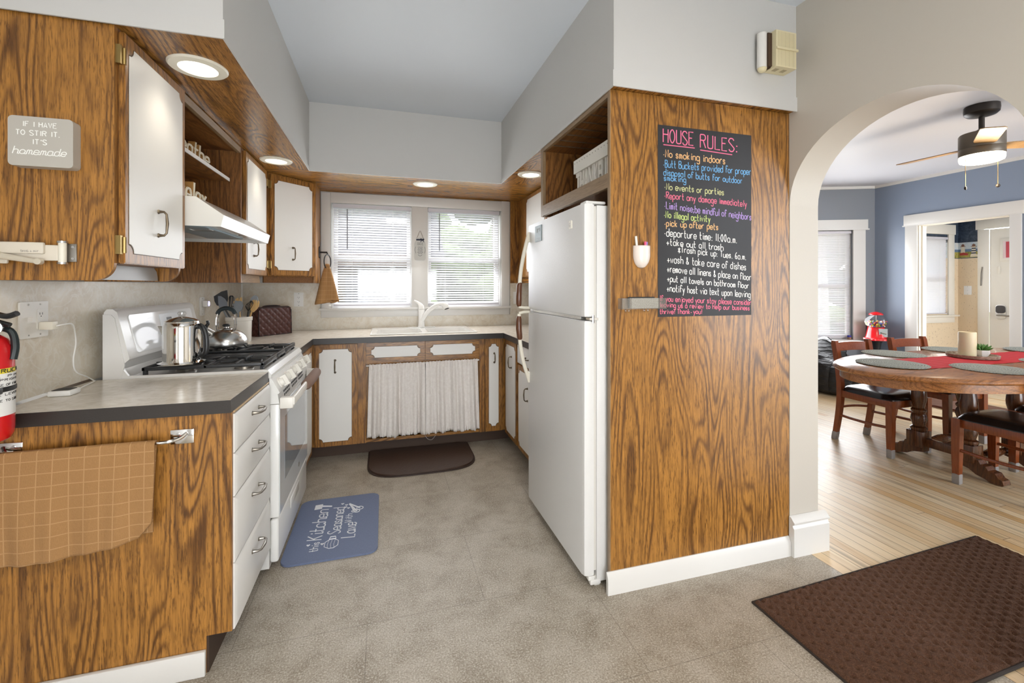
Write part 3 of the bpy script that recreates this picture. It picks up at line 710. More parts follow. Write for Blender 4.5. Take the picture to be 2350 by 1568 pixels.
# second upper cabinet
c = T('upper_cabinet', 'narrow wall cabinet with white door just beyond the range hood', 'cabinet', (-0.98, 3.28, 1.317), 'wall cabinets on the left')
P('side_panel', B().box(XL + .002, XU, 2.990, 3.006, 1.318, 2.132), WDD, c)
P('case', B().box(XL + .002, XU - .001, 3.006, 3.582, 1.372, 2.132), WD, c)
P('apron', B().prism([(3.03, 1.320), (3.56, 1.320), (3.555, 1.345), (3.53, 1.3715), (3.06, 1.3715), (3.035, 1.345)], YZ, XU - .05, XU - .035), wood('wood_grain_apron', 'y', light=(.36, .24, .13), dark=(.2, .12, .06), ring=.4), c)
d = front(F1, 3.026, 3.522, 1.372, 2.124, c, inset=(.026, .026, .036), r=.028)
pull(F1, 3.185, 1.492, 3.185, 1.576, d, t0=.02)
hinge(F1, 3.532, 1.455, d, .012); hinge(F1, 3.532, 2.045, d, .012)
# corner cabinet with the diagonal door
c = T('corner_cabinet', 'corner wall cabinet with diagonal white door left of the window', 'cabinet', (-0.85, 3.95, 1.320), 'wall cabinets on the left')
cp = [(XL + .002, 3.584), (XU, 3.584), (-.534, 3.876), (-.534, YB - .002), (XL + .002, YB - .002)]
P('case', B().prism(cp, XY, 1.372, 2.132), WD, c)
cq = [(XU - .02, 3.598), (-.552, 3.882), (-.562, 3.892), (XU - .03, 3.608)]
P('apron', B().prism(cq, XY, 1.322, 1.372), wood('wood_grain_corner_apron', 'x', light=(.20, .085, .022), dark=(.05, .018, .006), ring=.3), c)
P('end_panel', B().box(-.550, -.534, 3.878, YB - .002, 1.322, 1.372), WD, c)
F2 = Fr((XU, 3.584, 0), (1, 1, 0), (1, -1, 0))
d = front(F2, .022, .400, 1.378, 2.122, c, inset=(.030, .034, .040), r=.028)
pull(F2, .199, 1.500, .199, 1.590, d, t0=.02)
hinge(F2, .014, 1.455, d, .012); hinge(F2, .014, 2.045, d, .012)
# right of the window
c = T('upper_cabinet', 'wall cabinet between the window and the refrigerator', 'cabinet', (1.44, 3.35, 1.325))
P('case', B().box(1.28, 1.598, 2.53, YB - .002, 1.385, 2.132), WD, c)
P('apron', B().box(1.30, 1.318, 2.54, YB - .002, 1.327, 1.385), WDY, c)
F3 = Fr((1.28, 0, 0), (0, -1, 0), (-1, 0, 0))
for y0, y1 in ((3.89, 3.36), (3.33, 2.80)):
    d = front(F3, -y0, -y1, 1.392, 2.124, c, inset=(.030, .030, .036))
    pull(F3, -y1 - .07, 1.50, -y1 - .07, 1.59, d, t0=.02)
ONE('wall_board', 'strip of wood panelling filling the wall beside the window', 'panelling', B().box(1.192, 1.279, YB - .008, YB - .0005, 1.326, 2.132), WD)
ONE('head_board', 'wood board filling the wall strip above the window casing', 'panelling', B().box(-.533, 1.190, YB - .010, YB - .0005, 2.127, 2.1325), WDX)
# over the refrigerator
c = T('open_cabinet', 'open wooden cubby cabinet above the refrigerator', 'cabinet', (1.26, 2.11, 1.715))
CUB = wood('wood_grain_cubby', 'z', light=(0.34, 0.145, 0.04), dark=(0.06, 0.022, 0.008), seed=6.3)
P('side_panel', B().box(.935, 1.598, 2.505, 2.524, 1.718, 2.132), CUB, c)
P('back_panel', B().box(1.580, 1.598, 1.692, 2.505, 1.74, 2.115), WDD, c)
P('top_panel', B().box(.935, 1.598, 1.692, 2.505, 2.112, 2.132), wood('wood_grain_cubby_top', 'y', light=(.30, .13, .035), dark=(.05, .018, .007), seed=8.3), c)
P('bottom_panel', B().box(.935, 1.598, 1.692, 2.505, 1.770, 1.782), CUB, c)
b = B().box(.917, .935, 2.490, 2.524, 1.718, 2.132); P('stile', b, EDGE, c)
b = B().box(.917, .935, 1.692, 2.490, 2.106, 2.132); b.box(.917, .935, 1.692, 2.490, 1.720, 1.782); P('rail', b, EDGEY, c)
b = B()
for k in range(7): b.box(.94, 1.57, 1.80 + .095 * k, 1.8025 + .095 * k, 2.106, 2.113)
P('wire_rack', b, LINE, c)
# tall panel that closes the refrigerator recess
c = T('side_panel_tall', 'broad floor to soffit wood panel carrying the chalkboard', 'panel', (1.40, 1.68, 0))
P('panel', B().box(.921, 1.884, 1.6725, 1.6895, 0, 2.132), WDP, c)
P('edge_band', B().box(.9165, .921, 1.6725, 1.6915, 0, 2.132), EDGE, c)
P('cabinet_side', B().box(.921, 1.599, 1.6897, 1.6913, 0, 2.132), WDD, c)

# ------------------------------------------------------------------ base cabinets
DRW = flat('white_painted_drawer', (0.82, 0.81, 0.78), 0.3)
c = T('drawer_cabinet', 'base cabinet with four white drawers and a big wood side', 'cabinet', (-0.82, 1.95, 0))
side = [(XL + .002, .0), (-.5725, .0), (-.5725, .125), (-.497, .125), (-.497, .870), (XL + .002, .870)]
P('side_panel', B().prism(side, XZ, 1.7035, 1.718), WDP, c)
P('case', B().box(XL + .002, -.506, 1.718, 2.192, .125, .870), TOE, c)
P('top_strip', B().box(-.510, -.494, 1.719, 2.190, .864, .8705), PALEW, c)
P('toe_kick', B().box(-.585, -.566, 1.706, 2.190, 0, .125), TOE, c)
F4 = Fr((-.5055, 0, 0), (0, 1, 0), (1, 0, 0))
for z0, z1, hz in ((.727, .860, .812), (.577, .724, .672), (.350, .574, .502), (.122, .347, .282)):
    b = B()
    f = lambda u, v, t: F4(u, v, t)
    b.prism([(1.716, z0), (2.188, z0), (2.188, z1), (1.716, z1)], f, 0, .012)
    b.prism([(1.716, z0), (2.188, z0), (2.188, z1), (1.716, z1)], f, .012, .0125)
    v0 = [b.bm.verts.new(f(u, v, .012)) for u, v in ((1.716, z0), (2.188, z0), (2.188, z1), (1.716, z1))]
    i_ = .016; v1 = [b.bm.verts.new(f(u, v, .021)) for u, v in ((1.716 + i_, z0 + i_), (2.188 - i_, z0 + i_), (2.188 - i_, z1 - i_), (1.716 + i_, z1 - i_))]
    for k in range(4): b._f([v0[k], v0[(k + 1) % 4], v1[(k + 1) % 4], v1[k]])
    b._f(v1)
    d = P('drawer', b, DRW, c)
    pull(F4, 1.895, hz, 1.985, hz, d, PEWTER, .030, .0048, .020)
c = T('counter', 'beige countertop with black edge between room and stove', 'countertop', (-0.82, 1.94, .872))
P('top', B().box(XL + .001, -.4995, 1.6945, 2.193, .872, .914), CTOP, c)
b = B().box(XL + .001, -.4965, 1.6905, 1.6945, .871, .9135); b.box(-.4995, -.4965, 1.6945, 2.193, .871, .9135)
P('edge_band', b, CEDGE, c)
ONE('counter_seam_strip', 'thin metal strip where near counter meets left wall', 'trim strip', B().prism([(XL + .0005, .914), (XL + .012, .914), (XL + .0005, .926)], XZ, 1.50, 2.193), CHROME)
ONE('backsplash', 'beige marbled laminate backsplash along the left wall', 'backsplash', B().box(XL + .0003, XL + .004, 1.52, YB - .004, .9145, 1.3165), SPLASH)
b = B().box(XL + .004, -.532, YB - .004, YB - .0002, .9145, 1.3215); b.box(-.532, 1.598, YB - .004, YB - .0002, .9145, 1.019); b.box(1.192, 1.598, YB - .004, YB - .0002, 1.019, 1.3255)
ONE('backsplash', 'beige marbled laminate backsplash under and beside the window', 'backsplash', b, SPLASH)
ONE('corner_strip', 'thin white strip in the backsplash corner above the crock', 'trim strip', B().box(XL + .0045, XL + .014, YB - .014, YB - .0045, .9145, 1.319), WPLAST)
# U-shaped worktop
YF, XRF = 3.470, 0.936
c = T('counter', 'long beige U shaped worktop with dark edge around the sink', 'countertop', (.3, 3.8, .872))
SX0, SX1, SY0, SY1 = -.10, .735, 3.575, 4.115
b = B()
for q in ((XL + .005, -.4985, 2.963, YF + .003), (XL + .005, SX0 + .03, YF + .003, YB - .005), (SX1 - .03, 1.595, YF + .003, YB - .005), (SX0 + .03, SX1 - .03, YF + .003, SY0 + .03), (SX0 + .03, SX1 - .03, SY1 - .03, YB - .005), (XRF + .002, 1.595, 2.56, YF + .003)):
    b.box(*q, .872, .914)
P('top', b, CTOP, c)
b = B().box(-.4985, -.4955, 2.963, YF, .871, .9135); b.box(-.4985, XRF + .002, YF, YF + .003, .871, .9135); b.box(XRF - .001, XRF + .002, 2.56, YF, .871, .9135)
P('edge_band', b, CEDGE, c)
F5 = Fr((0, 3.528, 0), (1, 0, 0), (0, -1, 0))
c = T('base_cabinet', 'base cabinet with tall white door left of the sink curtain', 'cabinet', (-.36, 3.8, 0), 'base cabinets along the back wall')
P('case', B().box(-.62, -.190, 3.529, YB - .006, .105, .870), WD, c)
P('stile', B().box(-.190, -.133, 3.520, 3.56, .105, .870), WD, c)
d = front(F5, -.494, -.192, .107, .862, c, inset=(.034, .042, .036), r=.026)
pull(F5, -.350, .655, -.350, .745, d, t0=.02)
c = T('sink_cabinet', 'sink cabinet with two false drawer fronts above the curtain', 'cabinet', (.306, 3.8, 0), 'base cabinets along the back wall')
P('face_frame', B().box(-.133, .745, 3.529, 3.545, .690, .870), WDX, c)
for u0, u1 in ((-.131, .3075), (.3115, .743)):
    front(F5, u0, u1, .722, .864, c, 'false_drawer', (.038, .036, .030), r=.024, mat=WDX)
P('inner_back', B().box(-.133, .745, 3.90, 3.91, .12, .69), TOE, c)
P('cabinet_floor', B().box(-.133, .745, 3.529, 3.90, .105, .128), WDX, c)
for x0, x1 in ((-.133, -.115), (.727, .745)): P('cabinet_side', B().box(x0, x1, 3.545, 3.90, .128, .69), WD, c)
c = T('base_cabinet', 'narrow base cabinet with slim white door right of the curtain', 'cabinet', (.86, 3.8, 0), 'base cabinets along the back wall')
P('stile', B().box(.745, .787, 3.520, 3.56, .105, .870), WD, c)
P('case', B().box(.787, 1.04, 3.529, YB - .006, .105, .870), WD, c)
d = front(F5, .789, .936, .107, .866, c, inset=(.034, .032, .044), r=.024)
pull(F5, .868, .672, .868, .745, d, t0=.02)
F6 = Fr((.9755, 0, 0), (0, -1, 0), (-1, 0, 0))
c = T('base_cabinet', 'base cabinet with white door, right side run beside the refrigerator', 'cabinet', (1.28, 3.3, 0))
P('case', B().box(.976, 1.594, 3.16, 3.528, .105, .870), WD, c)
d = front(F6, -3.505, -3.175, .092, .862, c, inset=(.030, .030, .036))
pull(F6, -3.30, .66, -3.30, .745, d, t0=.02)
c = T('base_cabinet', 'base cabinet with drawer over door, mostly hidden by the refrigerator', 'cabinet', (1.28, 2.85, 0))
P('case', B().box(.976, 1.594, 2.565, 3.158, .105, .870), WD, c)
d = front(F6, -3.145, -2.60, .092, .715, c, inset=(.030, .030, .036))
pull(F6, -2.90, .50, -2.90, .585, d, t0=.02)
b = B().box(.955, .9755, 2.60, 3.145, .728, .862, .003); d = P('drawer', b, DRW, c); pull(F6, -2.94, .79, -2.85, .79, d, t0=.02)
c = T('base_cabinet', 'base cabinet squeezed between stove and back run', 'cabinet', (-.82, 3.2, 0))
P('case', B().box(XL + .005, -.5165, 2.966, 3.526, .105, .870), WD, c)
d = front(F4, 2.99, 3.44, .092, .862, c, inset=(.030, .030, .036), t0=-.01)
pull(F4, 3.05, .66, 3.05, .745, d, t0=.01)
b = B().box(-.62, 1.05, 3.614, 3.626, 0, .104); b.box(1.038, 1.05, 2.57, 3.614, 0, .104); b.box(-.62, -.608, 2.97, 3.614, 0, .104)
ONE('toe_kick', 'dark brown toe kick board under the base cabinets', 'toe kick', b, TOE)
# curtain on its rod
c = T('sink_curtain', 'white gathered cloth curtain hiding the space under the sink', 'curtain', (.306, 3.49, .135))
cl = mottle('white_plush_cloth', [(.3, (0.74, 0.69, 0.65)), (.6, (0.82, 0.775, 0.74)), (.8, (0.87, 0.84, 0.81))], 60, .95, bump=.0)
nb = cl.node_tree.nodes['Principled BSDF']; BUMP(cl.node_tree, nb, NOISE(cl.node_tree, COORD(cl.node_tree), 260, 3), .5, .004)
rnd = random.Random(4)
ph = [(rnd.uniform(3, 7), rnd.uniform(0, 6.3)) for _ in range(5)]
def fold(u, v):
    a = sum(math.sin(u * f_ * 6.3 + p_ + .5 * v) for f_, p_ in ((3.1, .4), (6.7, 2.1), (11.3, .9), (17.0, 4.0)))
    return a * (.0042 + .0075 * (1 - v)) - .003
def curt(u0, u1):
    def f(i, j):
        u = u0 + (u1 - u0) * i
        x0 = -.110 + .838 * u; xb = -.124 + .868 * u
        x = xb + (x0 - xb) * j
        y = 3.505 + fold(u, j) - .006 * (1 - j) - (.006 if j < .04 else 0) * math.sin(u * 300)
        if j > .93: y += .004 * math.sin(u * 260)
        return (x, y, .148 - .008 * u + (.702 + .006 * u - .148 + .008 * u) * j + (.002 * math.sin(u * 210) if j in (0, 1) else 0))
    return f
for k, (u0, u1) in enumerate(((0, .498), (.502, 1))):
    b = B().grid(110, 34, curt(u0, u1)); o = P('cloth', b, cl, c)
    md = o.modifiers.new('thickness', 'SOLIDIFY'); md.thickness = .004
P('rod', B().cyl((-.131, 3.5185, .690), (.743, 3.5185, .696), .0055, n=10), WPLAST, c)
P('loose_thread', B().tube(smooth([(.30, 3.50, .145), (.325, 3.505, .10), (.36, 3.512, .085), (.39, 3.512, .115)], 6), .0008, 4), WPLAST, c)

# ================================================================== RANGE HOOD
c = T('range_hood', 'white metal range hood under the open shelves', 'range hood', (-.93, 2.585, 1.553))
hp = [(XL + .013, 1.682), (-.772, 1.682), (-.667, 1.606), (-.679, 1.556), (-.70, 1.556), (-.70, 1.575), (XL + .013, 1.575)]
HOODM = flat('white_hood_enamel', (0.68, 0.67, 0.63), .25, coat=.2)
P('canopy', B().prism(hp, XZ, 2.182, 2.984), HOODM, c)
for y0, y1 in ((2.182, 2.186), (2.980, 2.984)): P('end_plate', B().prism([(XL + .013, 1.556), (-.679, 1.556), (-.667, 1.606), (-.772, 1.682), (XL + .013, 1.682)], XZ, y0 - .002, y1 - .002), HOODM, c)
P('grease_filter', B().box(XL + .2, -.78, 2.30, 2.86, 1.566, 1.574), flat('blue_grey_metal', (.30, .40, .46), .4, .4), c)
P('rear_lip', B().box(XL + .013, XL + .03, 2.186, 2.98, 1.553, 1.575), flat('blue_grey_lip', (.25, .36, .43), .4), c)
for y in (2.62, 2.70): P('switch', B().box(-.735, -.715, y, y + .035, 1.563, 1.575, .002), PEWTER, c)
P('lamp_lens', B().box(-.87, -.78, 2.36, 2.44, 1.560, 1.567, .004), ACRYL, c)

# ================================================================== STOVE
c = T('gas_stove', 'white freestanding gas range with black grates', 'stove', (-.79, 2.578, 0))
SY_0, SY_1 = 2.198, 2.958
P('body', B().box(-1.10, -.495, SY_0, SY_1, .03, .885), ENAMEL, c)
for q in ((-1.05, 2.25), (-1.05, 2.91), (-.56, 2.25), (-.56, 2.91)): P('foot', B().cyl((q[0], q[1], 0), (q[0], q[1], .031), .018, n=10), BLACKP, c)
b = B().prism([(-1.10, .885), (-.488, .885), (-.486, .900), (-.500, .922), (-.520, .9235), (-.530, .912), (-1.04, .912), (-1.05, .95), (-1.10, .95)], XZ, SY_0 + .012, SY_1 - .012)
b.prism([(-1.10, .885), (-.488, .885), (-.486, .900), (-.500, .922), (-.520, .9245), (-1.02, .9245), (-1.036, .95), (-1.045, .99), (-1.10, .99)], XZ, SY_0, SY_0 + .013)
b.prism([(-1.10, .885), (-.488, .885), (-.486, .900), (-.500, .922), (-.520, .9245), (-1.02, .9245), (-1.036, .95), (-1.045, .99), (-1.10, .99)], XZ, SY_1 - .013, SY_1)
P('cooktop', b, ENAMEL, c)
b = B().prism([(-1.105, .88), (-1.032, .98), (-1.018, .993), (-1.018, 1.0), (-1.060, 1.19), (-1.075, 1.203), (-1.095, 1.203), (-1.105, 1.19)], XZ, SY_0 + .004, SY_1 - .004)
b.prism([(-1.106, .88), (-1.05, .88), (-1.032, .97), (-1.066, 1.165), (-1.078, 1.18), (-1.106, 1.182)], XZ, SY_0 - .002, SY_0 + .0045); b.prism([(-1.106, .88), (-1.05, .88), (-1.032, .97), (-1.066, 1.165), (-1.078, 1.18), (-1.106, 1.182)], XZ, SY_1 - .0045, SY_1 + .002)
bg = P('backguard', b, ENAMEL, c)
tilt = Vector((-.042, 0, .19)).normalized(); nb_ = Vector((.19, 0, .042)).normalized()
BG = lambda u, v, t: Vector((-1.018, 0, 1.0)) + Vector((0, 1, 0)) * u + tilt * v + nb_ * t
P('glossy_panel', B().prism(rrect(2.27, 2.90, .012, .178, .012), BG, -.001, .003), flat('glossy_white_panel', (.84, .85, .85), .08, coat=.4), bg)
pn = P('control_panel', B().prism(rrect(2.525, 2.735, .03, .165, .008), BG, .0028, .0048), flat('pale_grey_panel', (.70, .73, .75), .2), bg)
P('clock_display', B().prism(rrect(2.592, 2.645, .098, .145, .002), BG, .0045, .0056), BLACKP, bg)
b = B(); write(b, '11:50', BG(2.597, .109, .0058), (0, 1, 0), tilt, nb_, .013, .0032, wtot=.043)
P('clock_digits', b, flat('lit_digits', (.8, .85, .85), .4, emis=((.8, .95, 1), 2.5)), bg)
b = B()
for i in range(4):
    for j in range(3): b.prism(rrect(2.535 + i * .015, 2.545 + i * .015, .04 + j * .032, .044 + j * .032, .001), BG, .0045, .0052)
for i in range(5):
    for j in range(2): b.prism(rrect(2.66 + i * .014, 2.668 + i * .014, .05 + j * .04, .056 + j * .04, .001), BG, .0045, .0052)
P('button_marks', b, PEWTER, bg)
FP = flat('stove_front_enamel', (.80, .80, .785), .2, coat=.3)
P('control_fascia', B().prism([(-.50, .885), (-.486, .884), (-.452, .818), (-.458, .812), (-.50, .812)], XZ, SY_0, SY_1), FP, c)
fn = Vector((.066, 0, .034)).normalized(); KNOBW = flat('off_white_knob', (.80, .775, .72), .3)
for y in (2.275, 2.425, 2.578, 2.735, 2.885):
    p = Vector((-.467, y, .848)); b = B()
    b.cyl(p, p + fn * .006, .027, .025, 20).cyl(p + fn * .006, p + fn * .022, .021, .019, 20)
    k_ = P('knob', b, KNOBW, c)
    b = B(); t_ = Vector((-.034, 0, .066)).normalized(); q = p + fn * .012
    vs = []
    for s in (0, .026):
        for a, e2 in ((-.0075, -.024), (.0075, -.024), (.0075, .024), (-.0075, .024)): vs.append(b.bm.verts.new(q + fn * s + Vector((0, a, 0)) + t_ * e2))
    for f_ in ((3, 2, 1, 0), (4, 5, 6, 7), (0, 1, 5, 4), (1, 2, 6, 5), (2, 3, 7, 6), (3, 0, 4, 7)): b._f([vs[i] for i in f_])
    P('knob_grip', b, KNOBW, k_)
vt = P('vent_panel', B().prism([(-.497, .812), (-.462, .812), (-.4555, .766), (-.497, .766)], XZ, SY_0 + .006, SY_1 - .006), FP, c)
for k in range(3):
    b = B()
    for j in range(2):
        for g in range(4):
            y = 2.315 + k * .185 + g * .036; z = .776 + j * .017; x_ = -.4555 - (z - .766) * .141
            b.prism([(y, z), (y + .004, z + .010), (y + .026, z + .010), (y + .022, z)], YZ, x_ - .004, x_ + .0008)
    P('vent_slot', b, BLACKP, vt)
d = P('oven_door', B().box(-.494, -.456, SY_0 + .006, SY_1 - .006, .252, .764, .005), FP, c)
P('door_glass', B().box(-.4575, -.4535, SY_0 + .012, SY_1 - .012, .262, .745), flat('oven_door_glass', (.62, .66, .70), .05, coat=.5), d)
P('oven_window', B().box(-.4542, -.4528, 2.31, 2.86, .38, .68), flat('grey_oven_window', (.30, .34, .38), .04, coat=.6), d)
P('door_badge', B().cyl((-.4528, 2.66, .315), (-.4515, 2.66, .315), .012, n=14), PEWTER, d)
b = B()
for y in (2.222, 2.934): b.box(-.456, -.398, y - .014, y + .014, .740, .792, .007)
b.box(-.408, -.392, 2.212, 2.944, .752, .792, .007)
h = P('door_handle', b, KNOBW, d)
b = B().tube([(-.400, 2.545, .772), (-.398, 2.56, .772), (-.394, 2.75, .774), (-.398, 2.915, .772), (-.400, 2.93, .772)], [.018, .027, .029, .027, .018], 16)
ONE('handle_cover', 'brown padded wrap around the oven door handle', 'handle cover', b, flat('brown_suede', (.235, .15, .115), .85, bump=(200, .3)))
d = P('storage_drawer', B().box(-.494, -.458, SY_0 + .004, SY_1 - .004, .050, .246, .012, 3), FP, c)
P('drawer_pull', B().box(-.4585, -.4555, 2.47, 2.69, .165, .215, .001), ENAMEL, d)
# cast iron: two grates and a griddle
def grate(y0, y1, cx):
    z0, z1 = .938, .953; b = B()
    X0, X1 = -.985, -.520
    b.box(X0, X1, y0, y0 + .014, z0, z1, .003); b.box(X0, X1, y1 - .014, y1, z0, z1, .003)
    b.box(X0, X0 + .014, y0, y1, z0, z1, .003); b.box(X1 - .016, X1, y0, y1, z0 - .006, z1 + .004, .003)
    for x in (X0 + .004, X1 - .018):
        for y in (y0 + .002, y1 - .016): b.box(x, x + .014, y, y + .014, .9125, z0 + .004)
    ym = (y0 + y1) / 2
    b.box((X0 + X1) / 2 - .006, (X0 + X1) / 2 + .006, y0, y1, z0, z1, .002)
    for xc in cx:
        for s in (-1, 1):
            b.box(xc - .006, xc + .006, ym + s * .025 - (.0 if s > 0 else (ym - y0 - .03)), ym + s * .025 + ((y1 - ym - .03) if s > 0 else 0), z0, z1 + .005, .002)
            b.tube([(xc + s * .02, ym + .02, z1), (xc + s * .085, ym + .05, z1), (xc + s * .1, y1 - .01, z1 - .004)], .0055, 6)
            b.tube([(xc + s * .02, ym - .02, z1), (xc + s * .085, ym - .05, z1), (xc + s * .1, y0 + .01, z1 - .004)], .0055, 6)
            b.box(min(xc + s * .028, xc + s * .115), max(xc + s * .028, xc + s * .115), ym - .0055, ym + .0055, z0, z1 + .004, .002)
    return b
g1 = P('grate', grate(2.222, 2.482, (-.87, -.635)), IRON, c)
g2 = P('grate', grate(2.676, 2.936, (-.87, -.635)), IRON, c)
b = B().box(-.985, -.520, 2.488, 2.670, .934, .944, .003); b.box(-.985, -.520, 2.488, 2.500, .944, .956, .003); b.box(-.985, -.520, 2.658, 2.670, .944, .956, .003); b.box(-.534, -.520, 2.49, 2.668, .944, .957, .003)
for x in (-.975, -.545):
    for y in (2.495, 2.650): b.box(x, x + .014, y, y + .014, .9125, .936)
P('griddle', b, IRON, c)
for x in (-.87, -.635):
    for y in (2.352, 2.806):
        o = P('burner', B().cyl((x, y, .912), (x, y, .922), .042, .038, 20), PEWTER, c)
        P('burner_cap', B().cyl((x, y, .922), (x, y, .930), .036, .033, 20), IRON, o)

# ================================================================== REFRIGERATOR
c = T('refrigerator', 'white two door top freezer refrigerator in its wooden recess', 'refrigerator', (1.22, 2.11, 0))
FY0, FY1, FX = 1.722, 2.492, .820
P('case', B().box(.880, 1.575, FY0 - .002, FY1 + .002, .022, 1.648, .004), ENAMELT, c)
P('gasket', B().box(.868, .880, FY0 + .006, FY1 - .006, .07, 1.645), flat('pale_gasket', (.62, .60, .55), .5), c)
def fdoor(z0, z1, lip):
    pr = [(.868, FY0), (.868, FY1), (FX + .022, FY1), (FX + .006, FY1 - .006), (FX, FY1 - .022), (FX, FY0 + .022), (FX + .006, FY0 + .006), (FX + .022, FY0)]
    b = B().prism(pr, XY, z0, z1)
    es = [e for e in b.bm.edges if abs(e.verts[0].co.z - e.verts[1].co.z) < 1e-6]
    bmesh.ops.bevel(b.bm, geom=es, offset=.004, segments=2, affect='EDGES')
    return b
fd = P('freezer_door', fdoor(1.166, 1.655, 0), ENAMELT, c)
ld = P('fridge_door', fdoor(.050, 1.148, 0), ENAMELT, c)
P('hinge_cover', B().box(.835, .93, FY0 + .01, FY0 + .07, 1.655, 1.668, .005), ENAMEL, c)
b = B().box(.845, .886, FY0 - .006, FY0 + .03, 1.152, 1.162); b.cyl((.862, FY0 - .003, 1.140), (.862, FY0 - .003, 1.174), .006, n=8)
P('hinge', b, CHROME, c)
P('seam_strip', B().box(.834, .868, FY0 + .06, FY1 - .01, 1.150, 1.164), STEEL, c)
P('kick_grille', B().box(.875, .90, FY0 + .01, FY1 - .01, .0, .045), flat('pale_grille', (.6, .58, .52), .5), c)
b = B().box(.842, .872, FY0 + .0, FY0 + .03, .030, .050, .004); b.box(.850, .90, FY0 - .003, FY0 + .02, .012, .034, .004); b.cyl((.89, FY0 + .03, .0), (.89, FY0 + .03, .02), .014, n=8)
P('lower_hinge', b, ENAMEL, c)
HW = flat('dark_wood_grip', (.115, .038, .014), .3, coat=.3)
hy = 2.462
ha = smooth([(.822, hy, 1.612), (.806, hy, 1.56), (.782, hy, 1.46), (.766, hy, 1.36), (.759, hy, 1.25), (.758, hy, 1.180)], 4)
b = B().tube(ha, .0115, 8); b.tube([(.757, hy, 1.176), (.79, hy, 1.171), (.822, hy, 1.170)], .008, 8); b.prism([(.822, 1.625), (.822, 1.555), (.806, 1.56)], XZ, hy - .012, hy + .012)
h = P('handle', b, IVORY, fd); P('grip', B().tube([(.766, hy, 1.318), (.760, hy, 1.30), (.757, hy, 1.24), (.757, hy, 1.195), (.759, hy, 1.180)], [.012, .017, .018, .017, .012], 10), HW, h)
hb = smooth([(.758, hy, 1.136), (.759, hy, 1.06), (.766, hy, .96), (.783, hy, .86), (.806, hy, .785), (.822, hy, .735)], 4)
b = B().tube(hb, .0115, 8); b.tube([(.757, hy, 1.140), (.79, hy, 1.145), (.822, hy, 1.146)], .008, 8); b.prism([(.822, .722), (.822, .795), (.806, .785)], XZ, hy - .012, hy + .012)
h = P('handle', b, IVORY, ld); P('grip', B().tube([(.758, hy, 1.122), (.757, hy, 1.105), (.757, hy, 1.05), (.762, hy, 1.00), (.765, hy, .985)], [.012, .017, .018, .017, .012], 10), HW, h)
YZn = lambda u, v, t: (FX - t, u, v)
P('badge', B().prism(rrect(1.842, 1.872, 1.560, 1.598, .006), YZn, -.001, .004), IVORY, fd)
b = B(); write(b, 'G', (FX - .0045, 1.866, 1.570), (0, -1, 0), (0, 0, 1), (-1, 0, 0), .009, .002); P('badge_mark', b, PEWTER, fd)
c = T('fridge_magnet', 'small square teal grey magnet on the freezer door', 'magnet', (FX - .002, 2.29, 1.54))
P('plate', B().box(FX - .0035, FX - .0003, 2.245, 2.345, 1.545, 1.632), mottle('teal_grey_print', [(.3, (.13, .20, .22)), (.7, (.22, .30, .31))], 30, .4), c)
b = B()
for y0, y1, z0, z1 in ((2.262, 2.272, 1.598, 1.622), (2.278, 2.286, 1.602, 1.618), (2.292, 2.306, 1.596, 1.616), (2.312, 2.318, 1.594, 1.618), (2.262, 2.33, 1.560, 1.563), (2.262, 2.33, 1.553, 1.556)): b.box(FX - .0042, FX - .0034, y0, y1, z0, z1)
P('print', b, flat('pale_grey_print', (.4, .44, .44), .5), c)

# ================================================================== SINK AND FAUCET
c = T('kitchen_sink', 'white double bowl drop-in sink under the window', 'sink', (.318, 3.84, .914))
SK = flat('white_porcelain', (.84, .83, .80), .15, coat=.3)
b = B()
def bowl(x0, x1, y0, y1, d):
    n = 4
    top = rrect(x0, x1, y0, y1, .05, 5); bot = rrect(x0 + .03, x1 - .03, y0 + .03, y1 - .03, .05, 5)
    A = b._v([(u, v, .922) for u, v in top]); C = b._v([(u, v, .914 - d) for u, v in bot])
    for k in range(len(A)): b._f([A[k], A[(k + 1) % len(A)], C[(k + 1) % len(A)], C[k]])
    b._f(C)
    return A
def ring(outer, inner, z):
    O = b._v([(u, v, z) for u, v in outer]); I = b._v([(u, v, z) for u, v in inner])
    for k in range(len(O)): b._f([O[k], O[(k + 1) % len(O)], I[(k + 1) % len(O)], I[k]])
bowls = ((SX0 + .04, .30, 3.615, 3.985), (.345, SX1 - .04, 3.615, 3.985))
for q in bowls: bowl(*q, .17)
rim = rrect(SX0, SX1, SY0, SY1, .03, 5)
for (bx0, bx1, by0, by1), (ox0, ox1) in zip(bowls, ((SX0, .3225), (.3225, SX1))):
    ring(rrect(ox0, ox1, SY0, 4.02, .02, 5), rrect(bx0, bx1, by0, by1, .05, 5), .922)
b.box(SX0, SX1, 4.02, SY1, .915, .9225)
for q in ((SX0 - .004, SX1 + .004, SY0 - .006, SY0 + .004), (SX0 - .004, SX1 + .004, SY1 - .004, SY1 + .004), (SX0 - .005, SX0 + .004, SY0, SY1), (SX1 - .004, SX1 + .005, SY0, SY1)): b.box(*q, .9143, .9235, .003)
P('basin', b, SK, c)
c = T('faucet', 'white single lever faucet with pull out spout', 'faucet', (.325, 4.06, .922))
P('deck_plate', B().prism(rrect(.20, .45, 4.035, 4.085, .024), XY, .9232, .929), SK, c)
P('body', B().lathe(.325, 4.06, [(.033, .929), (.029, .94), (.027, .99), (.028, 1.06), (.029, 1.082), (.027, 1.086)], 20), SK, c)
b = B().tube(smooth([(.325, 4.06, 1.088), (.323, 4.062, 1.11), (.312, 4.07, 1.13), (.29, 4.085, 1.15), (.262, 4.095, 1.165)], 5), [.028, .0278, .027, .0265, .026, .025, .023, .021, .019, .017, .0155, .014, .013, .0115, .010, .009, .008], 12, flat=.8); P('lever', b, SK, c)
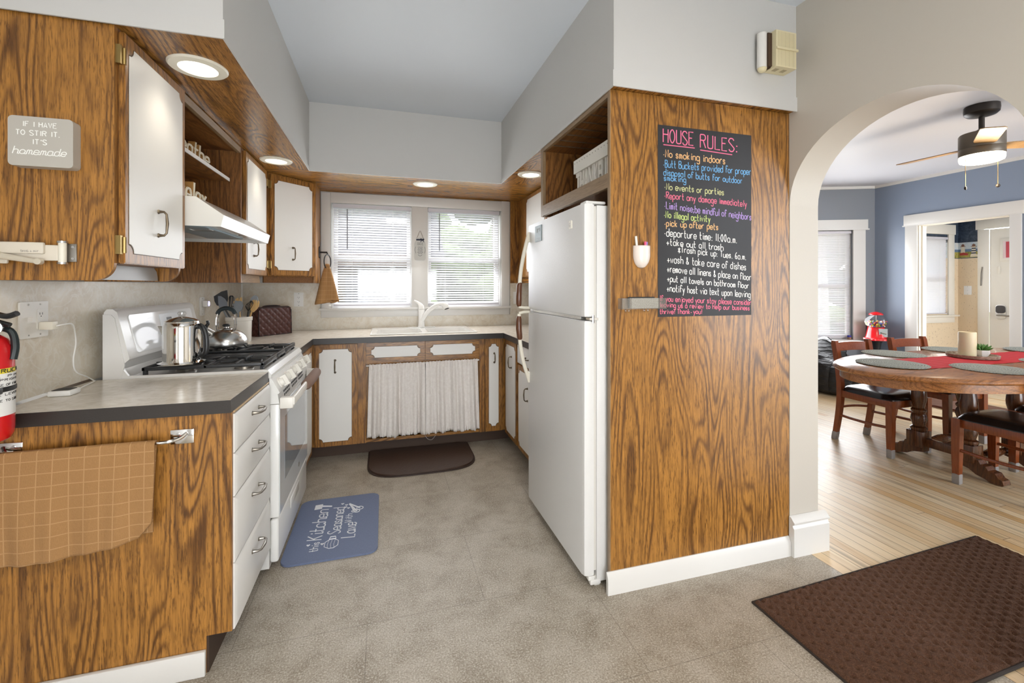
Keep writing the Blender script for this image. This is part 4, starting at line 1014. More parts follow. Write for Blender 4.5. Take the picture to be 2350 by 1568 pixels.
sp = smooth([(.330, 4.05, .985), (.352, 4.03, 1.03), (.392, 3.985, 1.085), (.440, 3.93, 1.125), (.482, 3.885, 1.140), (.512, 3.855, 1.128), (.524, 3.842, 1.100)], 4)
nr = len(sp); P('spout', B().tube(sp, [.020 - .002 * i / nr if i < nr * .55 else .0185 + .008 * min(1, (i - nr * .55) / (nr * .25)) for i in range(nr)], 14), SK, c)
P('spray_face', B().cyl((.524, 3.842, 1.102), (.5255, 3.8405, 1.0965), .018, n=14), BLACKP, c)

# ================================================================== WINDOW DRESSING
def blind(name_label, x0, x1, z0, z1, y, wand_x, group, f=None, tl=.0065):
    f = f or (lambda x, yy, z: (x, yy, z))
    c = T('window_blind', name_label, 'blind', f((x0 + x1) / 2, y, z0), group)
    def bx(b, a0, a1, b0, b1, c0, c1):
        v = b._v([f(x, yy, z) for z in (c0, c1) for x, yy in ((a0, b0), (a1, b0), (a1, b1), (a0, b1))])
        for q in ((3, 2, 1, 0), (4, 5, 6, 7), (0, 1, 5, 4), (1, 2, 6, 5), (2, 3, 7, 6), (3, 0, 4, 7)): b._f([v[i] for i in q])
    hr = flat('lilac_white_rail', (.60, .58, .62), .35)
    b = B(); bx(b, x0, x1, y - .022, y + .018, z1 - .032, z1); P('headrail', b, hr, c)
    b = B(); k = 0; z = z0 + .028
    while z < z1 - .036:
        v0 = [(x0 + .006, y - .012, z + tl), (x0 + .006, y, z + .002), (x0 + .006, y + .012, z - tl)]
        A = b._v([f(*p) for p in v0]); C = b._v([f(x1 - .006, p[1], p[2]) for p in v0])
        b._f([A[0], A[1], C[1], C[0]]); b._f([A[1], A[2], C[2], C[1]])
        z += .0222
    P('slats', b, SLAT, c)
    b = B(); bx(b, x0 + .004, x1 - .004, y - .013, y + .012, z0, z0 + .014); P('bottom_rail', b, hr, c)
    b = B()
    for x in (x0 + .16, x1 - .16): b.tube([f(x, y - .0135, z0 + .01), f(x, y - .0135, z1 - .03)], .0008, 4)
    P('cords', b, WPLAST, c)
    if wand_x is not None:
        P('wand', B().tube([f(wand_x, y - .026, z1 - .40), f(wand_x, y - .026, z1 - .045)], .004, 8), flat('grey_wand', (.16, .16, .17), .3), c)
    return c
g = 'white mini blinds in the kitchen windows'
blind('white mini blind in the kitchen window left of the jar plaque', -.435, .238, 1.118, 2.026, YB + .022, -.315, g)
blind('white mini blind in the kitchen window right of the jar plaque', .396, 1.083, 1.118, 2.026, YB + .022, .500, g)
blind('white mini blind in the dining room window behind the bean bag', .285, 1.19, .60, 2.035, -.028 + .0, None, None, f=lambda t, o, z: BAY(t, -o - .028 - .028, z), tl=.0092)
blind('closed white blind in the small entry window', 7.01, 7.71, .90, 1.99, YE + .005, None, None, tl=.0125)

# ================================================================== SMALL KITCHEN THINGS
def outlet(name, label, fr, w_, h_, kinds, mat=WPLAST):
    """plate centred on fr(0,0); kinds: list of (offset, 'duplex'|'switch')"""
    c = T(name, label, 'outlet' if 'duplex' in [k for _, k in kinds] else 'switch', fr(0, 0, 0))
    f = lambda u, v, t: fr(u, v, t)
    P('plate', B().prism(rrect(-w_ / 2, w_ / 2, -h_ / 2, h_ / 2, .004, 3), f, 0, .0055), mat, c)
    for off, k in kinds:
        if k == 'duplex':
            r = P('receptacle', B().prism(rrect(off - .0165, off + .0165, -.034, .034, .004), f, .0054, .0075), mat, c)
            b = B()
            for v in (-.020, .018):
                for u in (-.006, .006): b.prism([(off + u - .001, v - .003), (off + u + .001, v - .003), (off + u + .001, v + .005), (off + u - .001, v + .005)], f, .0072, .0079)
                b.prism(rrect(off - .002, off + .002, v - .010, v - .006, .0018), f, .0072, .0079)
            P('slots', b, BLACKP, r)
        else:
            P('toggle', B().prism([(off - .005, -.004), (off + .005, -.004), (off + .004, .010), (off - .004, .010)], f, .0054, .019), mat, c)
        b = B()
        for v in (-h_ * .42, h_ * .42): b.prism(rrect(off - .003, off + .003, v - .003, v + .003, .0029), f, .0054, .0064)
        P('screws', b, PEWTER, c)
    return c
FL = lambda y, z: Fr((XL + .0045, y, z), (0, 1, 0), (1, 0, 0))
def at(fr, y, z):
    g = Fr(fr.o, fr.ex, fr.n); g.o = Vector((fr.o.x, y, z)); return g
class FrZ(Fr):
    def __init__(s, o, ex, n, z): super().__init__(o, ex, n); s.o.z = z
outlet('wall_plate', 'double switch and outlet plate above the near counter', FrZ((XL + .0045, 1.888, 0), (0, 1, 0), (1, 0, 0), 1.185), .126, .122, [(-.026, 'switch'), (.026, 'duplex')], flat('white_wall_plate', (.78, .765, .72), .3))
outlet('wall_outlet', 'white duplex outlet left of the window above the quilted cover', FrZ((-.708, YB - .0045, 0), (1, 0, 0), (0, -1, 0), 1.181), .074, .120, [(0, 'duplex')])
outlet('wall_outlet', 'white duplex outlet behind the refrigerator handles', FrZ((1.262, YB - .0045, 0), (1, 0, 0), (0, -1, 0), 1.18), .074, .120, [(0, 'duplex')])
outlet('wall_outlet', 'white outlet behind the stove with a night light plugged in', FrZ((XL + .0045, 3.325, 0), (0, 1, 0), (1, 0, 0), 1.165), .074, .120, [(0, 'duplex')])
outlet('light_switch', 'white switch plate on the speckled entry wallpaper', FrZ((XE - .0005, 4.19, 0), (0, -1, 0), (-1, 0, 0), 1.235), .085, .125, [(0, 'switch')])
c = T('night_light', 'small plug in night light with glowing purple ring', 'night light', (XL + .03, 3.335, 1.165))
P('body', B().box(XL + .0125, XL + .042, 3.312, 3.352, 1.162, 1.202, .004), WPLAST, c)
P('light_ring', B().tube([(XL + .0425, 3.340 + .0085 * math.cos(a * PI / 8), 1.182 + .014 * math.sin(a * PI / 8)) for a in range(16)], .0022, 6, closed=True), flat('purple_glow', (.4, .35, 1), .4, emis=((.45, .40, 1), 3)), c)
c = T('phone_charger_plug', 'white charger plugged into the plate above the near counter', 'charger', (XL + .02, 1.915, 1.16))
P('block', B().box(XL + .0125, XL + .052, 1.900, 1.928, 1.148, 1.176, .003), IVORY, c)
P('cable', B().tube(smooth([(XL + .052, 1.915, 1.160), (XL + .066, 1.935, 1.164), (XL + .06, 1.985, 1.160), (XL + .04, 2.035, 1.128), (XL + .032, 2.055, 1.08), (XL + .03, 2.045, 1.02), (XL + .03, 2.06, .975), (XL + .03, 2.12, .945), (XL + .03, 2.165, .920), (XL + .04, 2.150, .9185), (XL + .06, 2.05, .920), (XL + .072, 1.985, .919), (XL + .075, 1.965, .926)], 6), .0024, 6), WPLAST, c)
c = T('charging_pad', 'small white charging puck lying by the cable on the near counter', 'charger', (-1.085, 1.935, .914))
b = B().box(-1.118, -1.052, 1.905, 1.965, .9145, .934, .005)
P('body', b, WPLAST, c); P('top_face', B().prism(rrect(-1.112, -1.058, 1.911, 1.959, .008), XY, .9335, .9348), RUBBER, c)

# sign on the first cabinet
c = T('kitchen_sign', 'grey block sign reading IF I HAVE TO STIR IT on cabinet side', 'sign', (-.985, 1.68, 1.655))
gs = flat('warm_grey_sign_paint', (.46, .435, .385), .45)
b = B().prism(rrect(-1.068, -.912, 1.658, 1.806, .012), XZ, 1.664, 1.6995); P('block', b, gs, c)
wl = flat('white_sign_lettering', (.86, .86, .82), .5)
def sgn(t, x0, x1, z, xh, wd, **k):
    b = B(); write(b, t, (x0, 1.6638, z), (1, 0, 0), (0, 0, 1), (0, -1, 0), xh, wd, wtot=x1 - x0, **k); P('lettering', b, wl, c)
sgn('IF I HAVE', -1.033, -.952, 1.776, .0082, .0024); sgn('TO STIR IT.', -1.049, -.944, 1.750, .0082, .0024); sgn("IT'S", -1.010, -.976, 1.724, .0082, .0024)
sgn('homemade', -1.057, -.930, 1.693, .0125, .0025, slant=.28, link=True)
# can opener
c = T('can_opener', 'ivory wall mounted can opener on the near cabinet side', 'can opener', (-1.03, 1.68, 1.36))
P('mount_plate', B().box(-.957, -.920, 1.694, 1.6995, 1.374, 1.430, .001), PEWTER, c)
b = B()
for z in (1.384, 1.420): b.cyl((-.928, 1.694, z), (-.928, 1.691, z), .004, n=10)
P('screws', b, STEEL, c)
b = B().cyl((-.948, 1.682, 1.372), (-.948, 1.682, 1.432), .010, n=14); P('pivot', b, IVORY, c)
b = B()
for z in (1.434, 1.369): b.cyl((-.948, 1.682, z - .003), (-.948, 1.682, z + .003), .013, n=14)
P('pivot_cap', b, STEEL, c)
b = B().box(-1.145, -.955, 1.674, 1.684, 1.376, 1.424, .003); b.box(-1.10, -.985, 1.664, 1.676, 1.396, 1.431, .004); b.box(-1.146, -1.098, 1.662, 1.676, 1.392, 1.428, .004); b.box(-1.147, -1.075, 1.672, 1.682, 1.366, 1.382, .004)
P('body', b, flat('ivory_enamel', (.66, .60, .50), .3, coat=.2), c)
b = B().tube([(-1.093, 1.660, 1.390), (-.990, 1.657, 1.372)], [.010, .007], 10, flat=.7); b.cyl((-1.093, 1.672, 1.390), (-1.093, 1.652, 1.390), .013, n=16); b.cyl((-.988, 1.660, 1.372), (-.988, 1.645, 1.372), .009, n=12)
P('crank', b, flat('ivory_crank_metal', (.62, .56, .45), .28, .3), c)
b = B(); write(b, 'SWING-A-WAY', (-1.038, 1.6637, 1.401), (1, 0, 0), (0, 0, 1), (0, -1, 0), .0032, .0010, wtot=.042); P('lettering', b, PEWTER, c)

# fire extinguisher hung on the wall in front of the counter
c = T('fire_extinguisher', 'red fire extinguisher hanging at the picture edge by the counter', 'fire extinguisher', (-1.082, 1.6, .86))
ex, ey = -1.082, 1.598
P('cylinder', B().lathe(ex, ey, [(.050, .862), (.058, .868), (.0625, .882), (.063, .90), (.063, 1.10), (.060, 1.125), (.050, 1.148), (.036, 1.160), (.020, 1.166)], 32), REDP, c)
lab = B().lathe(ex, ey, [(.0634, .935), (.0634, 1.054)], 36, False, False); P('label_wrap', lab, flat('white_label', (.8, .8, .78), .4), c)
P('yellow_band', B().lathe(ex, ey, [(.0635, 1.054), (.0635, 1.068)], 36, False, False), flat('yellow_label', (.75, .62, .05), .4), c)
b = B()
def wrapw(text, a0, a1, z, xh, wd):
    S, tot = strokes(text)
    for p in S:
        pts = []
        for u, v in p:
            a = a0 + (a1 - a0) * u / tot
            pts.append((ex + .0637 * math.cos(a), ey + .0637 * math.sin(a), z + v * xh / 4))
        b.tube(pts, wd / 2, 4)
wrapw('INSTRUCTIONS', -1.22, 1.29, 1.0565, .0055, .0022)
for k, (t, z) in enumerate((('PULL PIN', 1.043), ('HOLD UPRIGHT', 1.033), ('AIM AT BASE OF FIRE', 1.019), ('SQUEEZE LEVER', .992), ('SWEEP SIDE TO SIDE', .975))):
    wrapw(t, -1.45, .48, z, .0034, .0013)
P('label_text', b, BLACKP, c)
b = B().lathe(ex, ey, [(.0638, 1.002), (.066, 1.004), (.066, 1.014), (.0638, 1.016)], 36, False, False); b.box(ex + .040, ex + .070, ey - .06, ey - .035, 1.000, 1.018, .003); P('strap', b, BLACKP, c)
P('wall_bracket', B().box(XL + .0005, XL + .012, ey - .02, ey + .02, .90, 1.15), BLACKP, c)
P('valve', B().cyl((ex, ey, 1.164), (ex, ey, 1.20), .016, n=14), flat('dark_valve', (.08, .08, .08), .4, .4), c)
b = B().tube(smooth([(ex - .02, ey, 1.214), (ex + .02, ey, 1.222), (ex + .06, ey - .01, 1.214), (ex + .085, ey - .012, 1.222)], 4), .008, 8, flat=1.3); b.tube([(ex, ey, 1.196), (ex + .03, ey, 1.20), (ex + .062, ey, 1.188)], .007, 8); P('lever', b, BLACKP, c)
b = B().cyl((ex + .038, ey - .018, 1.183), (ex + .047, ey - .038, 1.183), .019, n=20); P('gauge_case', b, STEEL, c)
P('gauge_face', B().cyl((ex + .047, ey - .038, 1.183), (ex + .0474, ey - .0388, 1.183), .016, n=20), WPLAST, c)
P('hose', B().tube(smooth([(ex + .014, ey + .01, 1.185), (ex + .05, ey + .02, 1.17), (ex + .066, ey + .012, 1.13), (ex + .066, ey + .004, 1.09)], 5), .009, 8), flat('black_green_hose', (.012, .02, .022), .4), c)

# towel bar and towel on the drawer cabinet side
c = T('towel_bar', 'chrome towel bar on the wood side of the drawer cabinet', 'towel bar', (-.85, 1.68, .78))
for x in (-1.088, -.640):
    o = P('bracket', B().box(x - .034, x + .034, 1.697, 1.7032, .778, .826, .003), CHROME, c)
    s = 1 if x < -.9 else -1
    P('arm', B().tube(smooth([(x - s * .012, 1.696, .812), (x, 1.683, .802), (x + s * .022, 1.668, .798), (x + s * .05, 1.664, .7975)], 4), .0058, 8), CHROME, o)
    b = B()
    for dx in (-.012, .012): b.cyl((x + dx, 1.697, .812), (x + dx, 1.694, .812), .005, n=10)
    P('screws', b, STEEL, o)
P('bar', B().cyl((-1.06, 1.664, .7975), (-.668, 1.664, .7975), .0048, n=10), CHROME, c)
c = T('dish_towel', 'tan checked dish towel folded over the chrome bar', 'towel', (-.893, 1.66, .47))
def towel(i, j):
    x = -1.085 + .382 * i + .006 * math.sin(j * 5) * (1 if i > .5 else -1)
    L0, L1 = .328 - .045 * (i ** 3), .290
    if i > .9: L0 -= .35 * (i - .9)
    s = j * (L0 + L1 + .02)
    wv = .004 * math.sin(i * 14 + 1) + .003 * math.sin(i * 31)
    if s < L0: return (x, 1.6545 - .004 * math.sin(s * 9) + wv * (L0 - s) / L0 * 1.4 - .010 * (L0 - s) / L0, .8025 - (L0 - s))
    if s < L0 + .02:
        a = PI * (s - L0) / .02; return (x, 1.664 - .0085 * math.cos(a), .8025 + .0055 * math.sin(a))
    t = s - L0 - .02; return (x, 1.6725 + wv * t * 2 * .6, .8025 - t)
m, nt, bs = new('tan_checked_cloth')
uvw = COORD(nt); sp_ = N(nt, 'SeparateXYZ'); nt.links.new(uvw, sp_.inputs[0])
def gridline(ax, per, off): return MA(nt, 'LESS_THAN', MA(nt, 'ABSOLUTE', MA(nt, 'SUBTRACT', MA(nt, 'FRACT', MA(nt, 'ADD', MA(nt, 'DIVIDE', ax, per), off)), .5)), .035)
gl = MA(nt, 'MAXIMUM', gridline(sp_.outputs[0], .0385, .1), gridline(sp_.outputs[2], .0375, .3))
fz = NOISE(nt, COORD(nt, (700, 700, 180)), 1, 2)
cc = MIX(nt, fz, (.285, .148, .055), (.39, .21, .08))
cc = MIX(nt, gl, cc, (.45, .26, .115)); nt.links.new(cc, bs.inputs['Base Color']); bs.inputs['Roughness'].default_value = .95
hh = MA(nt, 'ADD', MA(nt, 'MULTIPLY', fz, .5), MA(nt, 'MULTIPLY', gl, -.9)); BUMP(nt, bs, hh, .6, .004)
CHECK = m
o = P('cloth', B().grid(60, 90, towel), CHECK, c); md = o.modifiers.new('thickness', 'SOLIDIFY'); md.thickness = .004; md.offset = -1
# ring and hanging towel by the window
c = T('towel_ring', 'black metal towel ring on the corner cabinet side', 'towel ring', (-.52, 4.06, 1.42))
b = B().prism([(4.045, 1.545), (4.06, 1.535), (4.075, 1.545), (4.08, 1.585), (4.075, 1.625), (4.06, 1.635), (4.045, 1.625), (4.04, 1.585)], YZ, -.5335, -.526); b.tube([(-.527, 4.06, 1.585), (-.470, 4.06, 1.585), (-.466, 4.06, 1.567)], .007, 8)
P('bracket', b, flat('black_wrought_iron', (.02, .02, .022), .35, .6), c)
P('ring', B().tube([(-.466 + .058 * math.sin(a * PI / 12) * .35, 4.06 + .055 * math.sin(a * PI / 12), 1.505 + .062 * math.cos(a * PI / 12)) for a in range(24)], .0045, 8, closed=True), c.children[0].data.materials[0], c)
c = T('hand_towel', 'tan towel pulled through the black ring beside the window', 'towel', (-.48, 4.05, 1.14))
def htow(ox, oy, k, ph):
    def f(i, j):
        z = 1.478 - (.335 - .02 * abs(ph)) * j; wd = (.014 + .050 * j ** .85) * k; a = i * 2 * PI
        pl = 1 + .16 * math.cos(a * 3 + ph) * (.3 + j)
        return (-.466 + ox * j ** .7 + wd * pl * math.cos(a), 4.045 + oy * j + wd * .62 * pl * math.sin(a), z + (.010 * math.cos(a + ph) if j == 1 else 0))
    return f
b = B().grid(40, 18, htow(-.036, -.010, 1.0, .3), cu=True).grid(40, 18, htow(.034, -.006, .88, 1.4), cu=True).grid(30, 18, htow(.052, .022, .55, -.8), cu=True)
b.ball((-.466, 4.045, 1.474), .020, .016, .014, 14, 8)
P('cloth', b, CHECK, c)
P('care_label', B().box(-.448, -.428, 3.994, 3.9955, 1.128, 1.143), WPLAST, c)
# jar plaque
c = T('jar_plaque', 'grey jar shaped plaque hanging between the two windows', 'plaque', (.319, 4.14, 1.538))
JP = [(.272, 1.545), (.279, 1.538), (.359, 1.538), (.366, 1.545), (.370, 1.56), (.370, 1.685), (.364, 1.705), (.354, 1.716), (.354, 1.743), (.284, 1.743), (.284, 1.716), (.274, 1.705), (.268, 1.685), (.268, 1.56)]
P('board', B().prism(JP, XZ, 4.139, 4.1465), flat('pale_grey_plaque', (.50, .50, .475), .5), c)
P('string', B().tube([(.291, 4.141, 1.742), (.316, 4.143, 1.806), (.322, 4.143, 1.806), (.347, 4.141, 1.742)], .0016, 5), flat('brown_twine', (.16, .09, .05), .9), c)
NAVY = flat('navy_gingham_ribbon', (.02, .025, .05), .8)
b = B().box(.2835, .3545, 4.137, 4.1392, 1.718, 1.731); 
for s in (-1, 1):
    b.tube([(.338, 4.136, 1.724), (.338 + s * .014, 4.134, 1.736), (.338 + s * .018, 4.134, 1.728), (.338, 4.136, 1.722)], .0028, 6); b.tube([(.338, 4.136, 1.724), (.338 + s * .016, 4.135, 1.703)], .0028, 6)
P('ribbon', b, NAVY, c)
b = B()
for t, z, x0, x1, h_ in (('RECIPE FOR', 1.690, .296, .344, .0038), ('HAPPINESS', 1.675, .294, .346, .0055)):
    write(b, t, (x0, 4.1388, z), (1, 0, 0), (0, 0, 1), (0, -1, 0), h_, .0013, wtot=x1 - x0)
for z, cuts in ((1.655, (.297, .306, .309, .324, .327, .342)), (1.643, (.299, .312, .316, .340)), (1.631, (.296, .318, .322, .342)), (1.619, (.298, .309, .312, .341)), (1.607, (.294, .310, .314, .325, .329, .346)), (1.596, (.300, .318, .322, .338))):
    for a_, c_ in zip(cuts[::2], cuts[1::2]): b.box(a_, c_, 4.1382, 4.1392, z, z + .0034)
for s in (-1, 1): b.tube(smooth([(.319 + s * .040, 4.1388, 1.66), (.319 + s * .047, 4.1388, 1.63), (.319 + s * .038, 4.1388, 1.60)], 4), .0014, 5)
b.tube(smooth([(.30, 4.1388, 1.586), (.319, 4.1388, 1.574), (.338, 4.1388, 1.586)], 4), .0016, 5)
P('lettering', b, flat('dark_plaque_print', (.05, .055, .06), .6), c)

# percolator and kettle
c = T('coffee_percolator', 'polished steel stovetop percolator on the near grate', 'percolator', (-.862, 2.285, .958))
kx, ky = -.862, 2.285
POL = flat('polished_steel', (.86, .85, .83), .07, 1.0)
P('body', B().lathe(kx, ky, [(.087, .959), (.088, .963), (.0695, .968), (.0695, .975), (.0695, 1.05), (.0695, 1.115), (.0685, 1.128), (.063, 1.138)], 40), POL, c)
P('lid', B().lathe(kx, ky, [(.065, 1.138), (.064, 1.143), (.048, 1.153), (.026, 1.159), (.015, 1.162)], 36), POL, c)
P('glass_knob', B().lathe(kx, ky, [(.012, 1.162), (.015, 1.166), (.011, 1.169), (.017, 1.174), (.017, 1.181), (.011, 1.186), (.002, 1.187)], 20), ACRYL, c)
rt = Vector((.960, -.279, 0)); lf = -rt
def RT(d, z, s=0.0): return Vector((kx, ky, z)) + rt * d + Vector((.279, .960, 0)) * s
b = B().tube(smooth([RT(.068, 1.120), RT(.088, 1.118), RT(.104, 1.085), RT(.108, 1.03), RT(.100, .998), RT(.076, .992)], 5), [.010] + [.0125] * 24 + [.010], 10, flat=.8); P('handle', b, BLACKP, c)
b = B(); v = b._v([RT(-.062, 1.116, -.028), RT(-.062, 1.116, .024), RT(-.103, 1.120, .004), RT(-.103, 1.120, -.006), RT(-.071, 1.052, -.004), ])
for q in ((0, 3, 4), (1, 4, 2), (3, 2, 4), (0, 1, 2, 3)): b._f([v[i] for i in q])
P('spout', b, flat('satin_steel_spout', (.50, .47, .40), .3, .9), c)
c = T('tea_kettle', 'brushed steel whistling kettle on the rear far burner', 'kettle', (-.845, 2.80, .958))
kx, ky = -.845, 2.80
P('body', B().lathe(kx, ky, [(.098, .959), (.103, .966), (.105, .980), (.103, .998), (.094, 1.02), (.074, 1.041), (.046, 1.054), (.026, 1.058)], 40), STEEL, c)
P('lid', B().lathe(kx, ky, [(.030, 1.057), (.028, 1.061), (.012, 1.065), (.010, 1.072)], 24), STEEL, c)
P('lid_knob', B().lathe(kx, ky, [(.010, 1.071), (.018, 1.075), (.019, 1.081), (.013, 1.087), (.001, 1.088)], 20), BLACKP, c)
sp0, sp1 = RT(-.045, 1.028, -.045), RT(-.068, 1.062, -.078)
P('spout', B().cyl(sp0, sp1, .026, .021, 18), STEEL, c)
o = P('whistle_cap', B().cyl(sp1, sp1 + (sp1 - sp0).normalized() * .014, .024, .020, 18), BLACKP, c)
P('cap_lever', B().tube(smooth([sp1 + Vector((.0, 0, .016)), RT(-.060, 1.090, -.062), RT(-.064, 1.110, -.060)], 4), .008, 8), BLACKP, o)
h = None
for s in (-1, 1):
    b = B()
    for e_ in (-.008, .008): b.tube(smooth([RT(s * .046, 1.046, e_), RT(s * .051, 1.08, e_), RT(s * .049, 1.12, e_), RT(s * .043, 1.150, e_ * .5)], 4), .0035, 6)
    h = P('handle_wire', b, CHROME, c)
P('handle_grip', B().tube(smooth([RT(-.050, 1.142), RT(-.035, 1.164), RT(0, 1.175), RT(.035, 1.164), RT(.050, 1.142)], 5), .0115, 10, flat=.8), flat('black_grip', (.02, .028, .032), .25), h)

# crock with utensils: eight things standing in one pot
cx_, cy_ = -.957, 3.425
c = T('utensil_crock', 'white ceramic crock holding cooking tools in the corner', 'crock', (cx_, cy_, .914))
b = B().lathe(cx_, cy_, [(.072, .9145), (.074, .917), (.077, 1.06), (.081, 1.063), (.082, 1.084), (.079, 1.088), (.074, 1.085), (.070, .93)], 36, True, True)
P('pot', b, flat('white_ceramic', (.76, .74, .69), .25, coat=.2), c)
GREYS = flat('grey_silicone', (.22, .24, .26), .5); DGREY = flat('charcoal_silicone', (.045, .047, .05), .5); BAMB = wood('bamboo', 'z', light=(.62, .40, .15), dark=(.40, .21, .06), ring=.25, fleck=.2)
MAP = lambda u, v: (-1.056 + (u - 510) * .00264, 1.235 - (v - 678) * .00296)
def utensil(name, label, cat, px, tip, y, mat, th=.006, foot=(0, 0), hmat=None, holes=(), group='cooking tools in the crock'):
    """flat head outlined by px at depth y, a stem running down into the crock"""
    pts = [MAP(*p) for p in px]
    zc = sum(p[1] for p in pts) / len(pts); xt, zt = MAP(*tip)
    c = T(name, label, cat, (cx_ + foot[0], cy_ + foot[1], .93), group)
    P('head', B().prism(pts, XZ, y - th / 2, y + th / 2), mat, c)
    P('stem', B().tube([(xt, y, zt), (cx_ + foot[0], cy_ + foot[1], .935)], [.0055, .007], 8), hmat or mat, c)
    return c
utensil('spatula', 'wide charcoal silicone spatula in the crock, tallest of the tools', 'spatula', [(489.4, 680.5), (506.5, 669.4), (519.3, 666), (521.5, 686.5), (519, 697), (506.5, 703), (496.6, 701.5), (491, 692)], (510, 702), 3.435, DGREY, foot=(.02, .01))
utensil('spatula', 'mid grey silicone spatula in the crock before the charcoal one', 'spatula', [(502.6, 679.5), (509, 680), (518, 686), (523, 694), (524, 706), (520, 712), (506, 710), (503, 695)], (514, 711), 3.405, GREYS, foot=(.0, -.02))
c = T('slotted_turner', 'black slotted turner in the crock behind the grey spatula', 'turner', (cx_, cy_ + .03, .93), 'cooking tools in the crock')
b = B(); q0 = [MAP(522.5, 706), MAP(523, 682), MAP(525, 680), MAP(530, 680), MAP(532.5, 683), MAP(535, 704)]
f3 = lambda a, t: (a[0], 3.45, a[1])
b.tube([(p[0], 3.45, p[1]) for p in q0], .004, 6, closed=True)
for u in (526.3, 530.0): b.tube([(MAP(u - 1, 681)[0], 3.45, MAP(u, 681)[1]), (MAP(u + .8, 706)[0], 3.45, MAP(u, 706)[1])], .0028, 6)
P('head', b, BLACKP, c); P('stem', B().tube([(MAP(529, 706)[0], 3.45, MAP(529, 706)[1]), (cx_, cy_ + .03, .935)], .005, 8), BLACKP, c)
utensil('wooden_fork', 'bamboo fork in the crock behind the grey pasta server', 'fork', [(533, 693), (536, 690), (541, 685), (544, 684.5), (545, 687), (543, 688.5), (546, 690), (549, 683), (552.5, 683.5), (552, 688), (552, 694), (546, 700), (539, 698), (534, 697)], (545, 699), 3.445, BAMB, foot=(.01, .03))
utensil('pasta_server', 'grey toothed pasta server in the crock beside the fork', 'pasta server', [(541, 690), (546, 690.5), (548, 693), (550, 690.5), (554, 691), (558, 695), (560, 702), (558, 710), (552, 716), (546, 720), (541, 716), (536, 713), (539, 710), (535, 706), (539, 704), (535, 699), (540, 697)], (549, 718), 3.400, GREYS, .012, foot=(.0, -.03))
c = utensil('wooden_spork', 'bamboo slotted spork leaning right in the crock', 'spork', [(577, 694), (580, 690), (584, 689), (586, 690), (584.5, 694), (586, 694), (588, 689.5), (590, 690), (589.5, 696), (591, 697), (593, 690.5), (595, 692), (596, 697), (594, 705), (590, 711), (582, 718), (576, 714), (574, 704)], (578, 716), 3.415, BAMB, .008, foot=(.02, .0))
utensil('serving_spoon', 'grey silicone spoon in the crock behind the bamboo spork', 'spoon', [(570, 692), (573, 684), (579, 679), (584, 678.5), (588, 682), (589, 690), (584, 697), (577, 699), (571, 697)], (578, 698), 3.455, GREYS, .012, foot=(.03, .03))
c = T('whisk', 'black wire whisk in the crock in front of the spork', 'whisk', (cx_ + .04, cy_ - .02, .93), 'cooking tools in the crock')
b = B(); x0, z0 = MAP(572, 716); x1, z1 = MAP(577, 694)
for a in range(6):
    an = PI * a / 6
    b.tube(smooth([(x0, 3.40, z0), (x0 + .022 * math.cos(an), 3.40 + .022 * math.sin(an), z0 + .04), (x1 + .012 * math.cos(an), 3.40 + .012 * math.sin(an), z1), (x1 + .004, 3.40, z1 + .008), (x1 + .006 - .012 * math.cos(an), 3.40 - .012 * math.sin(an), z1 - .004), (x0 + .004 - .022 * math.cos(an), 3.40 - .022 * math.sin(an), z0 + .038), (x0, 3.40, z0)], 4), .0016, 5)
P('wires', b, BLACKP, c); P('handle', B().tube([(x0, 3.40, z0 + .004), (cx_ + .04, cy_ - .025, .935)], [.006, .008], 8), BLACKP, c)

# quilted toaster cover
c = T('toaster_cover', 'dark brown quilted cover standing on the counter beside the crock', 'appliance cover', (-.87, 3.92, .914))
m, nt, bs = new('brown_quilted_nylon')
bs.inputs['Base Color'].default_value = (.072, .022, .018, 1); bs.inputs['Roughness'].default_value = .36
BUMP(nt, bs, NOISE(nt, COORD(nt), 90, 3), .25, .004)
QF = Fr((-.908, 3.722, 0), (math.cos(math.radians(50.5)), math.sin(math.radians(50.5)), 0), (math.sin(math.radians(50.5)), -math.cos(math.radians(50.5)), 0))
def quilt(w0, w1, h0, h1, fn, nu, nv):
    def f(i, j):
        u, v = w0 + (w1 - w0) * i, h0 + (h1 - h0) * j
        a, d = (u + v) / .052, (u - v) / .052
        pf = (abs(math.sin(PI * a)) * abs(math.sin(PI * d))) ** .5 * .007
        return fn(u, v, pf)
    return f
L_, H_, D_ = .285, .212, .095
tp = lambda v: (.012 * (v / H_) ** 3)
b = B().grid(64, 44, quilt(0, L_, .0, H_, lambda u, v, t: QF(u, v + .9145, t - tp(v)), 1, 1))
b.grid(36, 44, quilt(-D_, 0, .0, H_, lambda u, v, t: QF(-t + tp(v), v + .9145, u), 1, 1)); b.grid(36, 44, quilt(-D_, 0, .0, H_, lambda u, v, t: QF(L_ + t - tp(v), v + .9145, u), 1, 1))
b.grid(64, 30, lambda i, j: QF(L_ * i, .9145 + H_ + .010 * math.sin(PI * j), -.010 - (D_ - .020) * j)); b.grid(20, 20, lambda i, j: QF(L_ * i, .9145 + H_ * j, -D_))
P('cover', b, m, c)
pp = flat('dark_brown_piping', (.02, .010, .010), .5); b = B()
b.tube([QF(0, .918, .004), QF(0, .9145 + H_ - .02, -.002), QF(.012, .9145 + H_ + .002, -.010), QF(L_ - .012, .9145 + H_ + .002, -.010), QF(L_, .9145 + H_ - .02, -.002), QF(L_, .918, .004)], .004, 6); b.tube([QF(0, .918, .003), QF(L_, .918, .003)], .004, 6)
P('piping', b, pp, c)
